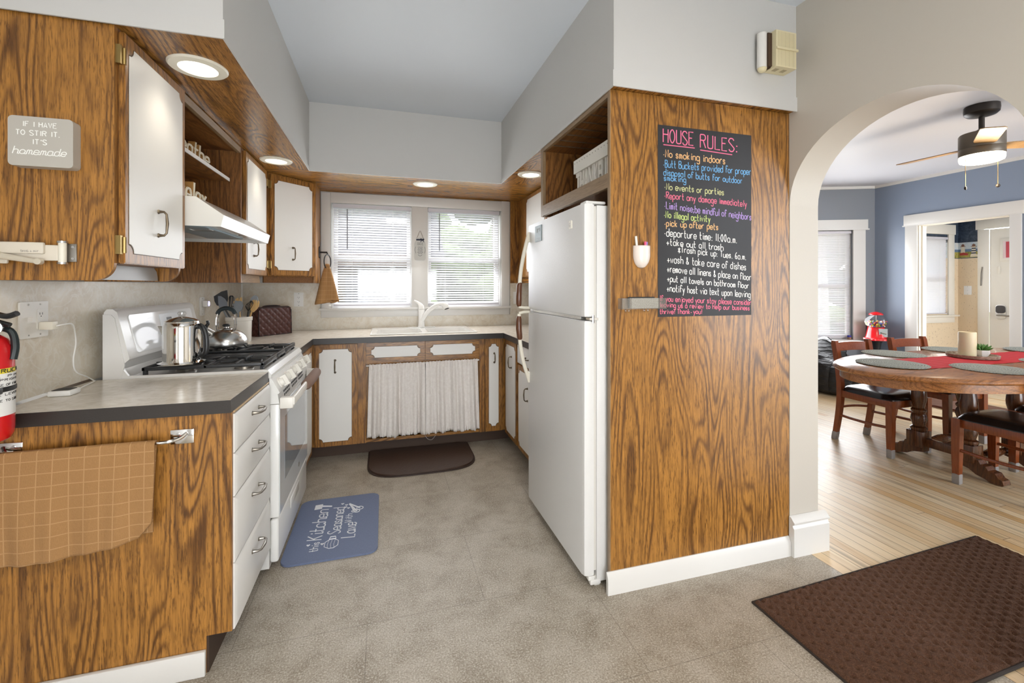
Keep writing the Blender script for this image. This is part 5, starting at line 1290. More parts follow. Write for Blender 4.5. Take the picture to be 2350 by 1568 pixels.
b = B().tube(smooth([QF(.07, .9145 + H_ + .008, -.048), QF(.10, .9145 + H_ + .014, -.048), QF(.18, .9145 + H_ + .014, -.048), QF(.22, .9145 + H_ + .008, -.048)], 4), .007, 6); P('handle_strap', b, pp, c)

# word signs on the shelves
def wordsign(name, label, text, y0, y1, x, z, xh, wd, mats, depth=.03):
    c = T(name, label, 'sign', (x, (y0 + y1) / 2, z))
    S, tot = strokes(text, 0, .12, True)
    b = B(); b2 = B()
    for p in S:
        pts = [(y0 + (y1 - y0) * u / tot, z + v * xh / 4) for u, v in p]
        for bb, xa, xb in ((b2, x - depth, x), ):
            for (ya, za), (yb, zb) in zip(pts, pts[1:]):
                t = Vector((0, yb - ya, zb - za)); 
                if t.length < 1e-6: continue
                t.normalize(); n = Vector((0, -t.z, t.y)) * wd / 2; e2 = t * wd * .25
                q = [Vector((0, ya, za)) - e2 + n, Vector((0, ya, za)) - e2 - n, Vector((0, yb, zb)) + e2 - n, Vector((0, yb, zb)) + e2 + n]
                vs = bb._v([(xx, k.y, k.z) for xx in (xa, xb) for k in q])
                for f_ in ((3, 2, 1, 0), (4, 5, 6, 7), (0, 1, 5, 4), (1, 2, 6, 5), (2, 3, 7, 6), (3, 0, 4, 7)): bb._f([vs[i] for i in f_])
        b.tube([(x, a, k) for a, k in pts], wd / 2, 6)
    P('letters', b2, mats[1], c); P('letter_faces', b, mats[0], c)
    return c
IVL = flat('cream_painted_letters', (.72, .66, .52), .45); LSIDE = flat('raw_wood_letter_sides', (.42, .22, .06), .6)
wordsign('word_sign', 'cream cut out word sign standing on the upper niche shelf', 'breathe', 2.20, 2.68, -.890, 1.930, .042, .011, (IVL, LSIDE))
wordsign('word_sign', 'cream cut out word sign standing on the range hood', 'relax', 2.215, 2.50, -.845, 1.685, .052, .012, (IVL, LSIDE), .04)
c = T('thankful_sign', 'white standing sign with cut out letters THANKFUL in the cubby', 'sign', (1.0, 1.94, 1.782))
WM = flat('white_painted_metal', (.76, .73, .66), .4)
P('top_band', B().box(.985, 1.06, 1.800, 2.195, 1.902, 1.972), WM, c)
b = B()
for k in range(13): b.cyl((.9852, 1.82 + k * .030, 1.955), (.9842, 1.82 + k * .030, 1.955), .0028, n=8)
P('punched_holes', b, PEWTER, c)
cu = bpy.data.curves.new('letters', 'FONT'); cu.body = 'THANKFUL'; cu.size = .16; cu.extrude = .018; cu.offset = .0035
to = bpy.data.objects.new('letters', cu); COL.objects.link(to); bpy.context.view_layer.update()
tm = bpy.data.meshes.new_from_object(to); bpy.data.objects.remove(to)
b = B(); b.bm.from_mesh(tm); bpy.data.meshes.remove(tm)
xs = [v.co.x for v in b.bm.verts]; ys = [v.co.y for v in b.bm.verts]; x0_, x1_, y0_, y1_ = min(xs), max(xs), min(ys), max(ys)
for v in b.bm.verts:
    u, h_, d_ = (v.co.x - x0_) / (x1_ - x0_), (v.co.y - y0_) / (y1_ - y0_), v.co.z
    v.co = Vector((1.005 - d_ * .5, 2.188 - .375 * u, 1.783 + .120 * h_))
P('letters', b, WM, c)
P('base_bar', B().box(.99, 1.055, 1.800, 2.195, 1.7825, 1.786), WM, c)

# ================================================================== ON THE TALL PANEL
c = T('chalkboard', 'black HOUSE RULES chalkboard sheet with coloured chalk writing', 'chalkboard', (1.40, 1.67, 1.165))
YP = 1.6725
P('sheet', B().box(1.150, 1.656, YP - .0012, YP - .0002, 1.163, 2.006), CHALKB, c)
CK = {k: flat('chalk_' + k, v, .85) for k, v in {'pink': (.80, .17, .30), 'orange': (.78, .45, .20), 'blue': (.16, .42, .72), 'yellow': (.62, .62, .30), 'rose': (.80, .17, .27), 'violet': (.45, .30, .66), 'lime': (.52, .62, .20), 'white': (.78, .77, .74)}.items()}
LINES = [("HOUSE", 'pink', 1.178, 1.932, 1.335, 1.930, .0335, .0050), ("RULES:", 'pink', 1.372, 1.925, 1.578, 1.921, .0335, .0050),
('•No smoking indoors', 'orange', 1.178, 1.867, 1.507, 1.860, .019, .0038), ('•Butt Buckets provided for proper', 'blue', 1.178, 1.822, 1.654, 1.820, .018, .0032), ('disposal of butts for outdoor', 'blue', 1.180, 1.786, 1.604, 1.776, .0165, .0032), ('smoking', 'blue', 1.182, 1.763, 1.295, 1.762, .0145, .0032),
('•No events or parties', 'yellow', 1.184, 1.724, 1.500, 1.717, .0165, .0033), ('•Report any damage immediately', 'rose', 1.184, 1.685, 1.630, 1.670, .0165, .0033), ('•Limit noise;be mindful of neighbors', 'violet', 1.184, 1.640, 1.655, 1.608, .018, .0033), ('•No illegal activity', 'lime', 1.182, 1.600, 1.425, 1.589, .017, .0036), ('•pick up after pets', 'orange', 1.184, 1.563, 1.468, 1.556, .016, .0036),
('•departure time: 11:00a.m.', 'white', 1.184, 1.520, 1.574, 1.498, .019, .0036), ('+take out all trash', 'white', 1.194, 1.480, 1.497, 1.462, .0165, .0034), ('*Trash pick up: Tues. 6a.m.', 'white', 1.254, 1.450, 1.626, 1.421, .0165, .0034), ('+wash & take care of dishes', 'white', 1.197, 1.403, 1.626, 1.372, .019, .0034), ('+remove all linens & place on floor', 'white', 1.197, 1.361, 1.654, 1.325, .018, .0034), ('+put all towels on bathroom floor', 'white', 1.197, 1.319, 1.641, 1.287, .016, .0034), ('+notify host via text upon leaving', 'white', 1.196, 1.275, 1.650, 1.245, .018, .0034),
('If you enjoyed your stay please consider', 'rose', 1.160, 1.233, 1.655, 1.209, .0145, .0032), ('leaving us a review to help our business', 'rose', 1.160, 1.207, 1.645, 1.185, .0125, .0032), ('thrive! Thank-you!', 'rose', 1.160, 1.176, 1.380, 1.173, .0125, .0032)]
GL['•'] = '0f1f'; ADV['•'] = 3
for t, col, x0, z0, x1, z1, xh, wd in LINES:
    e_ = Vector((x1 - x0, 0, z1 - z0)); L0 = e_.length; e_.normalize()
    b = B(); write(b, t, (x0, YP - .0014, z0), e_, (0, 0, 1), (0, -1, 0), xh, wd, wtot=L0, jit=.22)
    P('chalk_line', b, CK[col], c)
b = B().tube([(1.178, YP - .0014, 1.920), (1.340, YP - .0014, 1.919)], .0026, 5); b.tube([(1.370, YP - .0014, 1.913), (1.545, YP - .0014, 1.906)], .0026, 5); P('underline', b, CK['pink'], c)
c = T('marker_cup', 'pearly white half round cup stuck on the tall panel', 'cup', (1.066, 1.65, 1.372))
def cup(i, j):
    a = PI * i; k = math.sin(min(1, j * 1.25) * PI / 2) if j < .8 else 1
    k = max(.06, math.sqrt(max(0, 1 - (1 - min(1, j / .62)) ** 2)))
    return (1.066 + .040 * k * math.cos(a), YP - .001 - .034 * k * math.sin(a), 1.374 + .098 * j)
CUPM = flat('pearl_white_plastic', (.82, .74, .68), .25, coat=.3)
o = P('shell', B().grid(28, 16, cup), CUPM, c); md = o.modifiers.new('thickness', 'SOLIDIFY'); md.thickness = .0022
for lab_, cl_, x, lean, zt in (('white chalk marker leaning in the panel cup', (.82, .80, .74), 1.046, -.012, 1.512), ('pink chalk marker in the panel cup', (.85, .12, .25), 1.076, .004, 1.490), ('purple chalk marker behind the pink one in the cup', (.30, .22, .55), 1.084, .006, 1.489), ('lime green chalk marker at the right of the cup', (.50, .75, .08), 1.093, .003, 1.473)):
    yy = YP - .012 if 'purple' not in lab_ else YP - .007
    ONE('chalk_marker', lab_, 'marker', B().cyl((x, yy, 1.405), (x + lean, yy, zt), .0052, n=12), flat('marker_' + lab_.split()[0], cl_, .35), 'markers in the cup')
c = T('eraser_tray', 'clear acrylic tray mounted below the cup at the chalkboard corner', 'tray', (1.06, 1.655, 1.195))
x0, x1, y0, y1 = .955, 1.170, YP - .036, YP - .0006
b = B().box(x0, x1, y0, y1, 1.200, 1.2025); b.box(x0, x1, y0, y0 + .0025, 1.2025, 1.247); b.box(x0, x0 + .0025, y0, y1, 1.2025, 1.247); b.box(x1 - .0025, x1, y0, y1, 1.2025, 1.247); b.box(x0, x1, y1 - .002, y1, 1.2025, 1.247); P('box', b, ACRYL, c)
b = B()
for x in (.985, 1.000, 1.075, 1.093): b.ball((x, YP - .012, 1.194), .006, .006, .007, 10, 6)
P('feet', b, ACRYL, c)
c = T('felt_eraser', 'speckled grey felt eraser lying in the acrylic tray', 'eraser', (1.07, 1.655, 1.203))
P('felt', B().box(1.005, 1.135, YP - .029, YP - .008, 1.2035, 1.247, .002), mottle('speckled_felt', [(.4, (.36, .34, .30)), (.55, (.56, .54, .49)), (.7, (.64, .62, .57))], 260, .9), c)
P('back_strip', B().box(1.000, 1.130, YP - .008, YP - .004, 1.2035, 1.252, .002), RUBBER, c)
c = T('door_chime', 'old ivory door chime with its cover ajar on soffit wall', 'door chime', (1.74, 1.6, 2.28))
CH = flat('yellowed_ivory_plastic', (.70, .62, .40), .45)
b = B(); X0, X1, Y0, Y1, Z0, Z1 = 1.690, 1.806, 1.566, 1.634, 2.288, 2.452
b.box(X0, X1, Y0, Y0 + .004, Z0, Z1, .001); b.box(X0, X1, Y0 + .004, Y1, Z0, Z0 + .004); b.box(X0, X1, Y0 + .004, Y1, Z1 - .004, Z1); b.box(X1 - .004, X1, Y0 + .004, Y1, Z0 + .004, Z1 - .004); b.box(X0, X0 + .004, Y0 + .004, Y0 + .03, Z0 + .004, Z1 - .004)
k = P('cover', b, CH, c)
b = B()
for i in range(5): b.box(X0 + .008 + i * .0222, X0 + .0092 + i * .0222, Y0 - .0008, Y0 + .001, Z0 + .006, Z1 - .006)
for i in range(52): b.box(X0 + .009, X1 - .008, Y0 - .0006, Y0 + .001, Z0 + .008 + i * .0029, Z0 + .0088 + i * .0029)
P('grille_ribs', b, flat('ivory_rib', (.60, .53, .34), .5), k)
P('cross_bar', B().box(X0 - .002, X1 + .004, Y0 - .008, Y0, Z0 + .076, Z0 + .086, .001), CH, k)
b = B()
for i in range(2):
    for j in range(6): b.box(X0 + .018 + i * .045 + j * .004, X0 + .0195 + i * .045 + j * .004, Y0 + .02, Y0 + .045, Z0 - .0006, Z0 + .001)
P('bottom_vents', b, flat('vent_brown', (.30, .24, .14), .6), k)
P('works', B().box(1.668, 1.70, Y0 + .022, Y1, Z0 + .008, Z1 - .006), flat('dark_brown_works', (.06, .03, .015), .6), c)
P('tube', B().cyl((1.650, 1.606, 2.290), (1.650, 1.606, 2.446), .0205, n=20), flat('white_chime_tube', (.72, .70, .66), .3), c)
P('tube_end', B().ball((1.653, 1.607, 2.288), .0205, .019, .018, 14, 8), CH, c)

# recessed lights
def downlight(x, y, r, label, power):
    c = T('recessed_light', label, 'light', (x, y, ZS - .03), 'recessed lights in the wooden soffit')
    zz = ZS - .006
    P('trim_ring', B().lathe(x, y, [(r, zz), (r, zz - .003), (r * .95, zz - .008), (r * .66, zz - .010), (r * .64, zz - .004)], 40, False, False), flat('cream_trim_ring', (.80, .77, .66), .35), c)
    P('lens', B().lathe(x, y, [(r * .645, zz - .0055), (r * .4, zz - .0075), (.001, zz - .008)], 36, False, True), flat('lit_prismatic_lens', (1, .96, .88), .4, emis=((1, .93, .80), 3.2)), c)
    d = bpy.data.lights.new('bulb', 'SPOT'); d.energy = power; d.color = (1, .90, .74); d.spot_size = math.radians(125); d.spot_blend = .9; d.shadow_soft_size = r * .5
    o = bpy.data.objects.new('bulb', d); COL.objects.link(o); o.parent = c; o.location = (0, 0, -.005)
    return c
downlight(-.680, 1.944, .098, 'recessed soffit light nearest the room, above first white door', 3.5)
downlight(-.689, 3.247, .098, 'recessed soffit light above the narrow cabinet past the hood', 3)
downlight(.323, 3.660, .098, 'recessed soffit light centred above the kitchen window', 7)
downlight(1.052, 3.119, .098, 'recessed soffit light beside the cubby above the refrigerator', 5)

# ================================================================== MATS ON THE KITCHEN FLOOR
c = T('kitchen_mat', 'blue kitchen mat with white lettering in front of the stove', 'mat', (-.24, 2.56, 0))
m, nt, bs = new('blue_woven_mat'); v = COORD(nt)
f1 = NOISE(nt, COORD(nt, (600, 60, 1)), 1, 2); f2 = NOISE(nt, COORD(nt, (60, 600, 1)), 1, 2)
cc = MIX(nt, MA(nt, 'MULTIPLY', MA(nt, 'ADD', f1, f2), .5), (.085, .115, .205), (.185, .225, .345)); nt.links.new(cc, bs.inputs['Base Color']); bs.inputs['Roughness'].default_value = .6
P('pad', B().prism(rrect(-.466, -.030, 2.236, 2.872, .05), XY, .0004, .010), m, c)
wm = flat('white_mat_print', (.72, .74, .78), .6); MZ = .0101
def mt(t, x, y0, y1, xh, wd, **k):
    b = B(); write(b, t, (x, y0, MZ), (0, 1, 0), (-1, 0, 0), (0, 0, 1), xh, wd, wtot=y1 - y0, **k); P('lettering', b, wm, c)
mt('this', -.312, 2.318, 2.398, .022, .0048); mt('Kitchen', -.306, 2.418, 2.735, .040, .0068, slant=.15, link=True); mt('Seasoned', -.222, 2.455, 2.735, .034, .0060, slant=.15, link=True); mt('With', -.172, 2.555, 2.648, .020, .0045); mt('Love', -.146, 2.398, 2.545, .038, .0068, slant=.15, link=True)
b = B(); loop = lambda pts, r=.0018, cl=True: b.tube([(p[0], p[1], MZ) for p in pts], r, 5, closed=cl)
loop([(-.262, 2.325), (-.285, 2.345), (-.285, 2.385), (-.265, 2.405), (-.240, 2.405), (-.222, 2.385), (-.222, 2.345), (-.240, 2.325)])
for s in (-.268, -.253, -.238): loop([(s, 2.330), (s - .004, 2.36), (s, 2.400)], .001, False)
loop([(-.268, 2.408), (-.264, 2.428), (-.240, 2.428), (-.236, 2.408)], .003)
P('salt_shaker_print', b, wm, c)
b = B(); b.prism([(-.385, 2.745), (-.385, 2.80), (-.345, 2.805), (-.345, 2.75)], XY, MZ, MZ + .0008); b.tube([(-.345, 2.778, MZ), (-.292, 2.762, MZ)], .005, 5); P('spatula_print', b, wm, c)
b = B()
for p0, p1, r in (((-.195, 2.765), (-.135, 2.70), .018), ((-.19, 2.755), (-.165, 2.672), .013), ((-.195, 2.76), (-.15, 2.668), .015)):
    b.tube([(*p0, MZ), (*p1, MZ)], .005, 5); b.tube([(p1[0] + r * math.cos(a * PI / 8), p1[1] + r * math.sin(a * PI / 8), MZ) for a in range(16)], .0025, 5, closed=True)
P('spoons_print', b, wm, c)
b = B()
for x, y in ((-.362, 2.378), (-.297, 2.372), (-.235, 2.775), (-.212, 2.755), (-.215, 2.73), (-.198, 2.715)): b.prism([(x, y + .006), (x - .006, y + .010), (x - .009, y + .004), (x, y - .008), (x + .009, y + .004), (x + .006, y + .010)], XY, MZ, MZ + .0008)
P('hearts_print', b, wm, c)
ar = [(-.112, 3.585), (.652, 3.575)] + [(.275 + .388 * math.cos(-PI * k / 24 * 1.0) * (1 if True else 1), 3.33 + .25 * math.sin(-PI * k / 24)) for k in range(0, 25)]
def dpoly(g_):
    p = []
    for k in range(33):
        a = -PI * k / 32; ca, sa = math.cos(a), math.sin(a)
        p.append((.272 + (.388 - g_) * math.copysign(abs(ca) ** .5, ca), 3.34 + (.262 - g_) * math.copysign(abs(sa) ** .75, sa)))
    return [(-.116 + g_, 3.600 - g_), (.660 - g_, 3.592 - g_)][::-1][::-1] + p
c = T('sink_mat', 'brown half round cushioned mat on the floor below the sink curtain', 'mat', (.272, 3.35, 0))
MATB = flat('brown_embossed_vinyl', (.060, .034, .024), .38, bump=(55, .35))
P('base', B().prism([p for p in dpoly(0)], XY, .0004, .008), flat('dark_brown_mat_edge', (.035, .02, .015), .5), c)
P('cushion', B().prism([p for p in dpoly(.012)], XY, .0078, .017), MATB, c)
c = T('area_rug', 'large dark brown waffle weave rug crossing through the archway', 'rug', (2.2, 1.22, 0))
m, nt, bs = new('brown_waffle_pile')
v = COORD(nt); sp_ = N(nt, 'SeparateXYZ'); nt.links.new(v, sp_.inputs[0])
h1 = MA(nt, 'SINE', MA(nt, 'MULTIPLY', sp_.outputs[0], 2 * PI / .047)); h2 = MA(nt, 'SINE', MA(nt, 'MULTIPLY', sp_.outputs[1], 2 * PI / .036))
hw = MA(nt, 'MULTIPLY', MA(nt, 'ADD', h1, 1.0), MA(nt, 'ADD', h2, 1.0)); fz = NOISE(nt, COORD(nt, (280, 280, 280)), 1, 3, .7)
cc = RAMP(nt, fz, [(.3, (.05, .020, .010)), (.5, (.098, .043, .021)), (.72, (.165, .078, .042))])
nt.links.new(cc, bs.inputs['Base Color']); bs.inputs['Roughness'].default_value = 1.0
BUMP(nt, bs, fz, .8, .006); RUGM = m
ru0, ru1 = 1.446, 2.93
rnd = random.Random(3)
def rugf(i, j):
    u, v_ = i, j
    x = ru0 + (ru1 - ru0) * u; ya, yb = .945 + .03 * u, 1.452 + .06 * u
    y = ya + (yb - ya) * v_
    hx = (x % .047) / .047; hy_ = ((y + (.018 if int(x / .047) % 2 else 0)) % .036) / .036
    pit = math.exp(-((hx - .5) ** 2 / .045 + (hy_ - .5) ** 2 / .06))
    ed = min(min(u, 1 - u) * 1.5, min(v_, 1 - v_) * .55) ; e_ = min(1, ed / .010)
    return (x, y, .003 + e_ * (.0145 - .0125 * pit - .002 * math.cos(2 * PI * hy_) + rnd.uniform(-.0008, .0008)))
b = B().grid(330, 130, rugf); P('pile', b, RUGM, c)
b = B().tube([(ru0, .945, .005), (ru1, .975, .005), (ru1, 1.512, .005), (ru0, 1.452, .005)], .006, 8, closed=True); P('binding', b, flat('dark_rug_binding', (.03, .02, .015), .8), c)
ru = c

# ================================================================== DINING ROOM
OAK = wood('oiled_oak', 'x', light=(.43, .17, .045), dark=(.085, .026, .007), rough=.24, ring=.7, fleck=.6, coat=.3)
OAKZ = wood('dark_turned_oak', 'z', light=(.15, .055, .020), dark=(.03, .011, .005), rough=.22, ring=.7, fleck=.7, coat=.3)
CHER = wood('cherry_chair_wood', 'z', light=(.27, .066, .018), dark=(.15, .032, .008), rough=.25, ring=.35, fleck=.1, coat=.3)
VINB = flat('black_vinyl_seat', (.010, .011, .013), .25, coat=.2)
SOCK = flat('grey_ribbed_sock', (.36, .34, .33), .9, bump=(300, .5))
TX0, TX1, TY, TR = 3.85, 4.63, 2.08, .52
def oval(g_, n=28):
    r = TR - g_; p = []
    for k in range(n + 1): a = -PI / 2 + PI * k / n; p.append((TX1 + (r + .43) * math.cos(a), TY + r * math.sin(a)))
    for k in range(n + 1): a = PI / 2 + PI * k / n; p.append((TX0 + (r + .43) * math.cos(a), TY + r * math.sin(a)))
    return p
c = T('dining_table', 'long oval oak pedestal dining table beyond the archway', 'table', ((TX0 + TX1) / 2, TY, 0))
b = B(); pr = [(.012, .727), (.004, .732), (.0, .740), (.004, .749), (.016, .756), (.020, .759)]
rings = [b._v([(u, v, z) for u, v in oval(g_)]) for g_, z in pr]
for A, C in zip(rings, rings[1:]):
    for k in range(len(A)): b._f([A[k], A[(k + 1) % len(A)], C[(k + 1) % len(A)], C[k]])
b._f(rings[0][::-1]); b._f(rings[-1]); P('tabletop', b, OAK, c)
b = B(); o_, i_ = oval(.042), oval(.072)
for z0, z1 in ((.672, .727),):
    R = [b._v([(u, v, z) for u, v in pp_]) for pp_, z in ((o_, z1), (o_, z0), (i_, z0), (i_, z1))]
    for A, C in zip(R, R[1:]):
        for k in range(len(A)): b._f([A[k], A[(k + 1) % len(A)], C[(k + 1) % len(A)], C[k]])
P('apron', b, OAK, c)
TURN = [(.045, .215), (.050, .225), (.050, .24), (.035, .25), (.042, .275), (.049, .30), (.044, .33), (.036, .345), (.046, .36), (.046, .372), (.034, .385), (.037, .40), (.046, .44), (.048, .47), (.044, .52), (.036, .58), (.031, .635), (.034, .66), (.050, .668), (.050, .706)]
for x in (3.86, 4.36):
    P('bed_plate', B().box(x - .09, x + .09, 1.83, 2.55, .706, .727), OAKZ, c)
    for y, s in ((2.325, 1), (2.03, -1)):
        P('column', B().lathe(x, y, TURN, 22), OAKZ, c)
        P('block', B().box(x - .052, x + .052, y - .052, y + .052, .10, .216, .004), OAKZ, c)
        prof = [(.04, .125), (.075, .128), (.085, .105), (.115, .100), (.13, .078), (.165, .072), (.185, .045), (.205, .038), (.213, .012), (.205, .004), (.14, .004), (.11, .018), (.06, .030), (.02, .055), (-.05, .07), (-.05, .115)]
        P('foot', B().prism([(y + s * u * .92, v) for u, v in prof], YZ, x - .036, x + .036), OAKZ, c)
for y in (2.325, 2.03):
    P('stretcher', B().tube([(3.91, y, .125), (3.93, y, .125), (3.95, y, .125), (3.99, y, .125), (4.06, y, .125), (4.11, y, .125), (4.16, y, .125), (4.23, y, .125), (4.27, y, .125), (4.29, y, .125), (4.31, y, .125)], [.034, .036, .022, .020, .030, .036, .030, .020, .022, .036, .034], 14), OAKZ, c)
P('stretcher', B().box(3.84, 3.88, 2.08, 2.275, .11, .17, .004), OAKZ, c)
# chair: built once around its own origin, the back at +y
def chair(label, loc, rz):
    c = T('dining_chair', label, 'chair', (0, 0, 0), 'dining chairs at the oval table')
    sp = []
    def seat(i, j):
        a = i * 2 * PI; r = j
        w = .215 - .02 * math.sin(a) * 1; ca, sa = math.cos(a), math.sin(a)
        ex_ = math.copysign(abs(ca) ** .42, ca) * w; ey_ = math.copysign(abs(sa) ** .42, sa) * .212
        return (ex_ * min(1, r * 1.0), ey_ * r, .432 + .042 * (1 - r ** 5) ** .5 + .002)
    b = B().grid(56, 10, lambda i, j: seat(i, max(.02, j)), cu=True)
    lowv = [(seat(k / 56, 1)[0], seat(k / 56, 1)[1], .428) for k in range(56)]
    V = b._v(lowv); top = b._v([(x, y, .434) for x, y, z in lowv])
    for k in range(56): b._f([V[k], V[(k + 1) % 56], top[(k + 1) % 56], top[k]])
    b._f(V[::-1]); b._f(b._v([seat(k / 56, .02) for k in range(56)]))
    P('seat', b, VINB, c)
    def leg(pts, w):
        b = B(); n = len(pts); R = []
        for (x, y, z), q in zip(pts, w): R.append(b._v([(x - q, y - q, z), (x + q, y - q, z), (x + q, y + q, z), (x - q, y + q, z)]))
        for A, C in zip(R, R[1:]):
            for k in range(4): b._f([A[k], A[(k + 1) % 4], C[(k + 1) % 4], C[k]])
        b._f(R[0][::-1]); b._f(R[-1]); return b
    def sock(x, y, q, sy=0):
        b = B(); pr_ = []
        for z, g_ in ((.0, .001), (.004, .004), (.062, .0045), (.066, .001)):
            pr_.append(b._v([(x + (q + g_) * (math.copysign(abs(math.cos(a)) ** .5, math.cos(a))) + .0012 * math.cos(a * 7), y + sy * z + (q + g_) * math.copysign(abs(math.sin(a)) ** .5, math.sin(a)), z) for a in [k * 2 * PI / 28 for k in range(28)]]))
        for A, C in zip(pr_, pr_[1:]):
            for k in range(28): b._f([A[k], A[(k + 1) % 28], C[(k + 1) % 28], C[k]])
        b._f(pr_[0][::-1]); b._f(pr_[-1]); return b
    for s in (-1, 1):
        l = P('leg', leg([(s * .196, -.194, .003), (s * .196, -.194, .20), (s * .194, -.192, .43)], [.0165, .021, .0225]), CHER, c); P('leg_sock', sock(s * .196, -.194, .0175), SOCK, l)
        pts = smooth([(s * .182, .245, .003), (s * .182, .222, .14), (s * .183, .200, .30), (s * .184, .194, .44), (s * .186, .205, .60), (s * .188, .232, .78), (s * .189, .242, .835)], 3)
        l = P('leg', leg([tuple(p) for p in pts], [.0165 + .004 * min(1, k / 8) - (.003 if k > len(pts) - 3 else 0) for k in range(len(pts))]), CHER, c); P('leg_sock', sock(s * .182, .245, .0172, -.16), SOCK, l)
        P('seat_rail', B().box(s * .189 - .011, s * .189 + .011, -.176, .178, .372, .428, .003), CHER, c)
        P('stretcher', B().tube(smooth([(s * .196, -.194, .225), (s * .210, -.05, .218), (s * .200, .10, .215), (s * .183, .208, .215)], 4), .011, 8), CHER, c)
    P('seat_rail', B().box(-.176, .176, -.206, -.184, .372, .428, .003), CHER, c); P('seat_rail', B().box(-.168, .168, .182, .204, .372, .428, .003), CHER, c)
    P('stretcher', B().tube(smooth([(-.183, .215, .255), (-.10, .262, .255), (0, .278, .255), (.10, .262, .255), (.183, .215, .255)], 4), .011, 8), CHER, c)
    def rail(i, j):
        a = -1 + 2 * i; x = .180 * a; yb = .238 + .022 * (1 - a * a); z = .742 + .072 * j + .004 * (1 - a * a)
        return (x, yb + (j - .5) * .012, z)
    b = B().grid(20, 6, lambda i, j: (rail(i, j)[0], rail(i, j)[1] - .009, rail(i, j)[2])).grid(20, 6, lambda i, j: (rail(i, j)[0], rail(i, j)[1] + .009, rail(i, j)[2]))
    for j in (0, 1): b.grid(20, 1, lambda i, k, j=j: (rail(i, j)[0], rail(i, j)[1] - .009 + .018 * k, rail(i, j)[2]))
    P('back_rail', b, CHER, c)
    c.location = loc; c.rotation_euler = (0, 0, rz)
    return c
ch = chair('cherry dining chair on the far table side in front of the bean bag', (3.865, 2.585, 0), 0)
for lab_, loc, rz in (('cherry dining chair on the far table side before the entry doorway', (4.555, 2.605, 0), math.radians(-3)),
                      ('cherry dining chair on the near table side, its black seat nearest', (3.82, 1.775, 0), PI + math.radians(2)),
                      ('cherry dining chair on the near table side, mostly past the picture edge', (4.43, 1.785, 0), PI)):
    k = copy_tree(ch, loc, rz); k['label'] = lab_
# on the table
c = T('table_runner', 'bright red cloth runner lying along the middle of the table', 'table runner', (4.3, 2.15, .759))
def run(i, j): return (3.375 + 1.85 * i, 1.98 + .335 * j + .002 * math.sin(i * 40), .7616 + .0008 * math.sin(i * 90 + j * 3) + .0008 * math.sin(j * 60))
P('cloth', B().grid(120, 30, run), flat('red_ribbed_cloth', (.50, .012, .022), .85, bump=(150, .25)), c)
MATM, nt, bs = new('grey_green_braided_mat')
tc_ = COORD(nt); ln = N(nt, 'VectorMath', operation='LENGTH'); nt.links.new(tc_, ln.inputs[0])
bd = MA(nt, 'SINE', MA(nt, 'MULTIPLY', ln.outputs['Value'], 2 * PI / .0135)); fz = NOISE(nt, COORD(nt), 130, 3, .7)
cc = RAMP(nt, fz, [(.35, (.17, .20, .185)), (.5, (.38, .41, .375)), (.65, (.58, .59, .54))]); cc = MIX(nt, MA(nt, 'MULTIPLY', MA(nt, 'ADD', bd, 1.0), .22), cc, (.10, .115, .11))
nt.links.new(cc, bs.inputs['Base Color']); bs.inputs['Roughness'].default_value = .9; BUMP(nt, bs, MA(nt, 'ADD', MA(nt, 'MULTIPLY', bd, -.5), fz), .6, .006)
def pmat(label, x, y, z0=.7596):
    b = B(); rnd = random.Random(int(x * 100)); n = 90
    R = []
    for r, z in ((.195, .0), (.198, .004), (.193, .0075), (.13, .008), (.07, .0078), (.005, .0085)):
        R.append(b._v([(r * (1 + (.012 * rnd.uniform(-1, 1) if r > .17 else 0)) * math.cos(k * 2 * PI / n), r * (1 + (.012 * rnd.uniform(-1, 1) if r > .17 else 0)) * math.sin(k * 2 * PI / n), z) for k in range(n)]))
    for A, C in zip(R, R[1:]):
        for k in range(n): b._f([A[k], A[(k + 1) % n], C[(k + 1) % n], C[k]])
    b._f(R[0][::-1]); b._f(R[-1])
    o = bpy.data.objects.new('placemat', _mesh('placemat', b, MATM, None)); COL.objects.link(o); o.location = (x, y, z0)
    o['label'] = label; o['category'] = 'placemat'; o['group'] = 'round braided placemats on the table'
for a in (('braided grey placemat before the far chair by the bean bag', 3.86, 2.50), ('braided grey placemat at the near rounded end of the table', 3.345, 2.175, .7625), ('braided grey placemat before the near chair', 3.77, 1.865), ('braided grey placemat before the far chair by the doorway', 4.56, 2.50), ('braided grey placemat at the far rounded end of the table', 5.17, 2.27, .7625), ('braided grey placemat beside the near end chair, cut by picture edge', 4.52, 1.87)): pmat(*a)
c = T('candle_tray', 'round weathered wooden tray holding candle and plant', 'tray', (4.233, 2.205, .763))
P('tray', B().lathe(4.233, 2.205, [(.130, .7635), (.141, .766), (.145, .787), (.141, .789), (.134, .774), (.001, .773)], 44, True, False), mottle('whitewashed_brown_wood', [(.3, (.16, .10, .06)), (.55, (.34, .26, .19)), (.75, (.55, .50, .43))], 40, .7), c)
c = T('pillar_candle', 'tall ivory pillar candle standing on the round tray', 'candle', (4.215, 2.225, .774))
P('wax', B().lathe(4.215, 2.225, [(.066, .7745), (.068, .779), (.068, .944), (.065, .952), (.060, .953), (.055, .944), (.03, .934), (.003, .932)], 36).xform(Matrix.Translation((4.215, 2.225, 0)) @ Matrix.Diagonal((.74, .74, 1, 1)) @ Matrix.Translation((-4.215, -2.225, 0))), CWHITE, c)
P('wick', B().cyl((4.215, 2.225, .932), (4.217, 2.225, .946), .0015, n=6), BLACKP, c)
c = T('succulent', 'small green succulent in white faceted pot beside the candle', 'plant', (4.275, 2.17, .774))
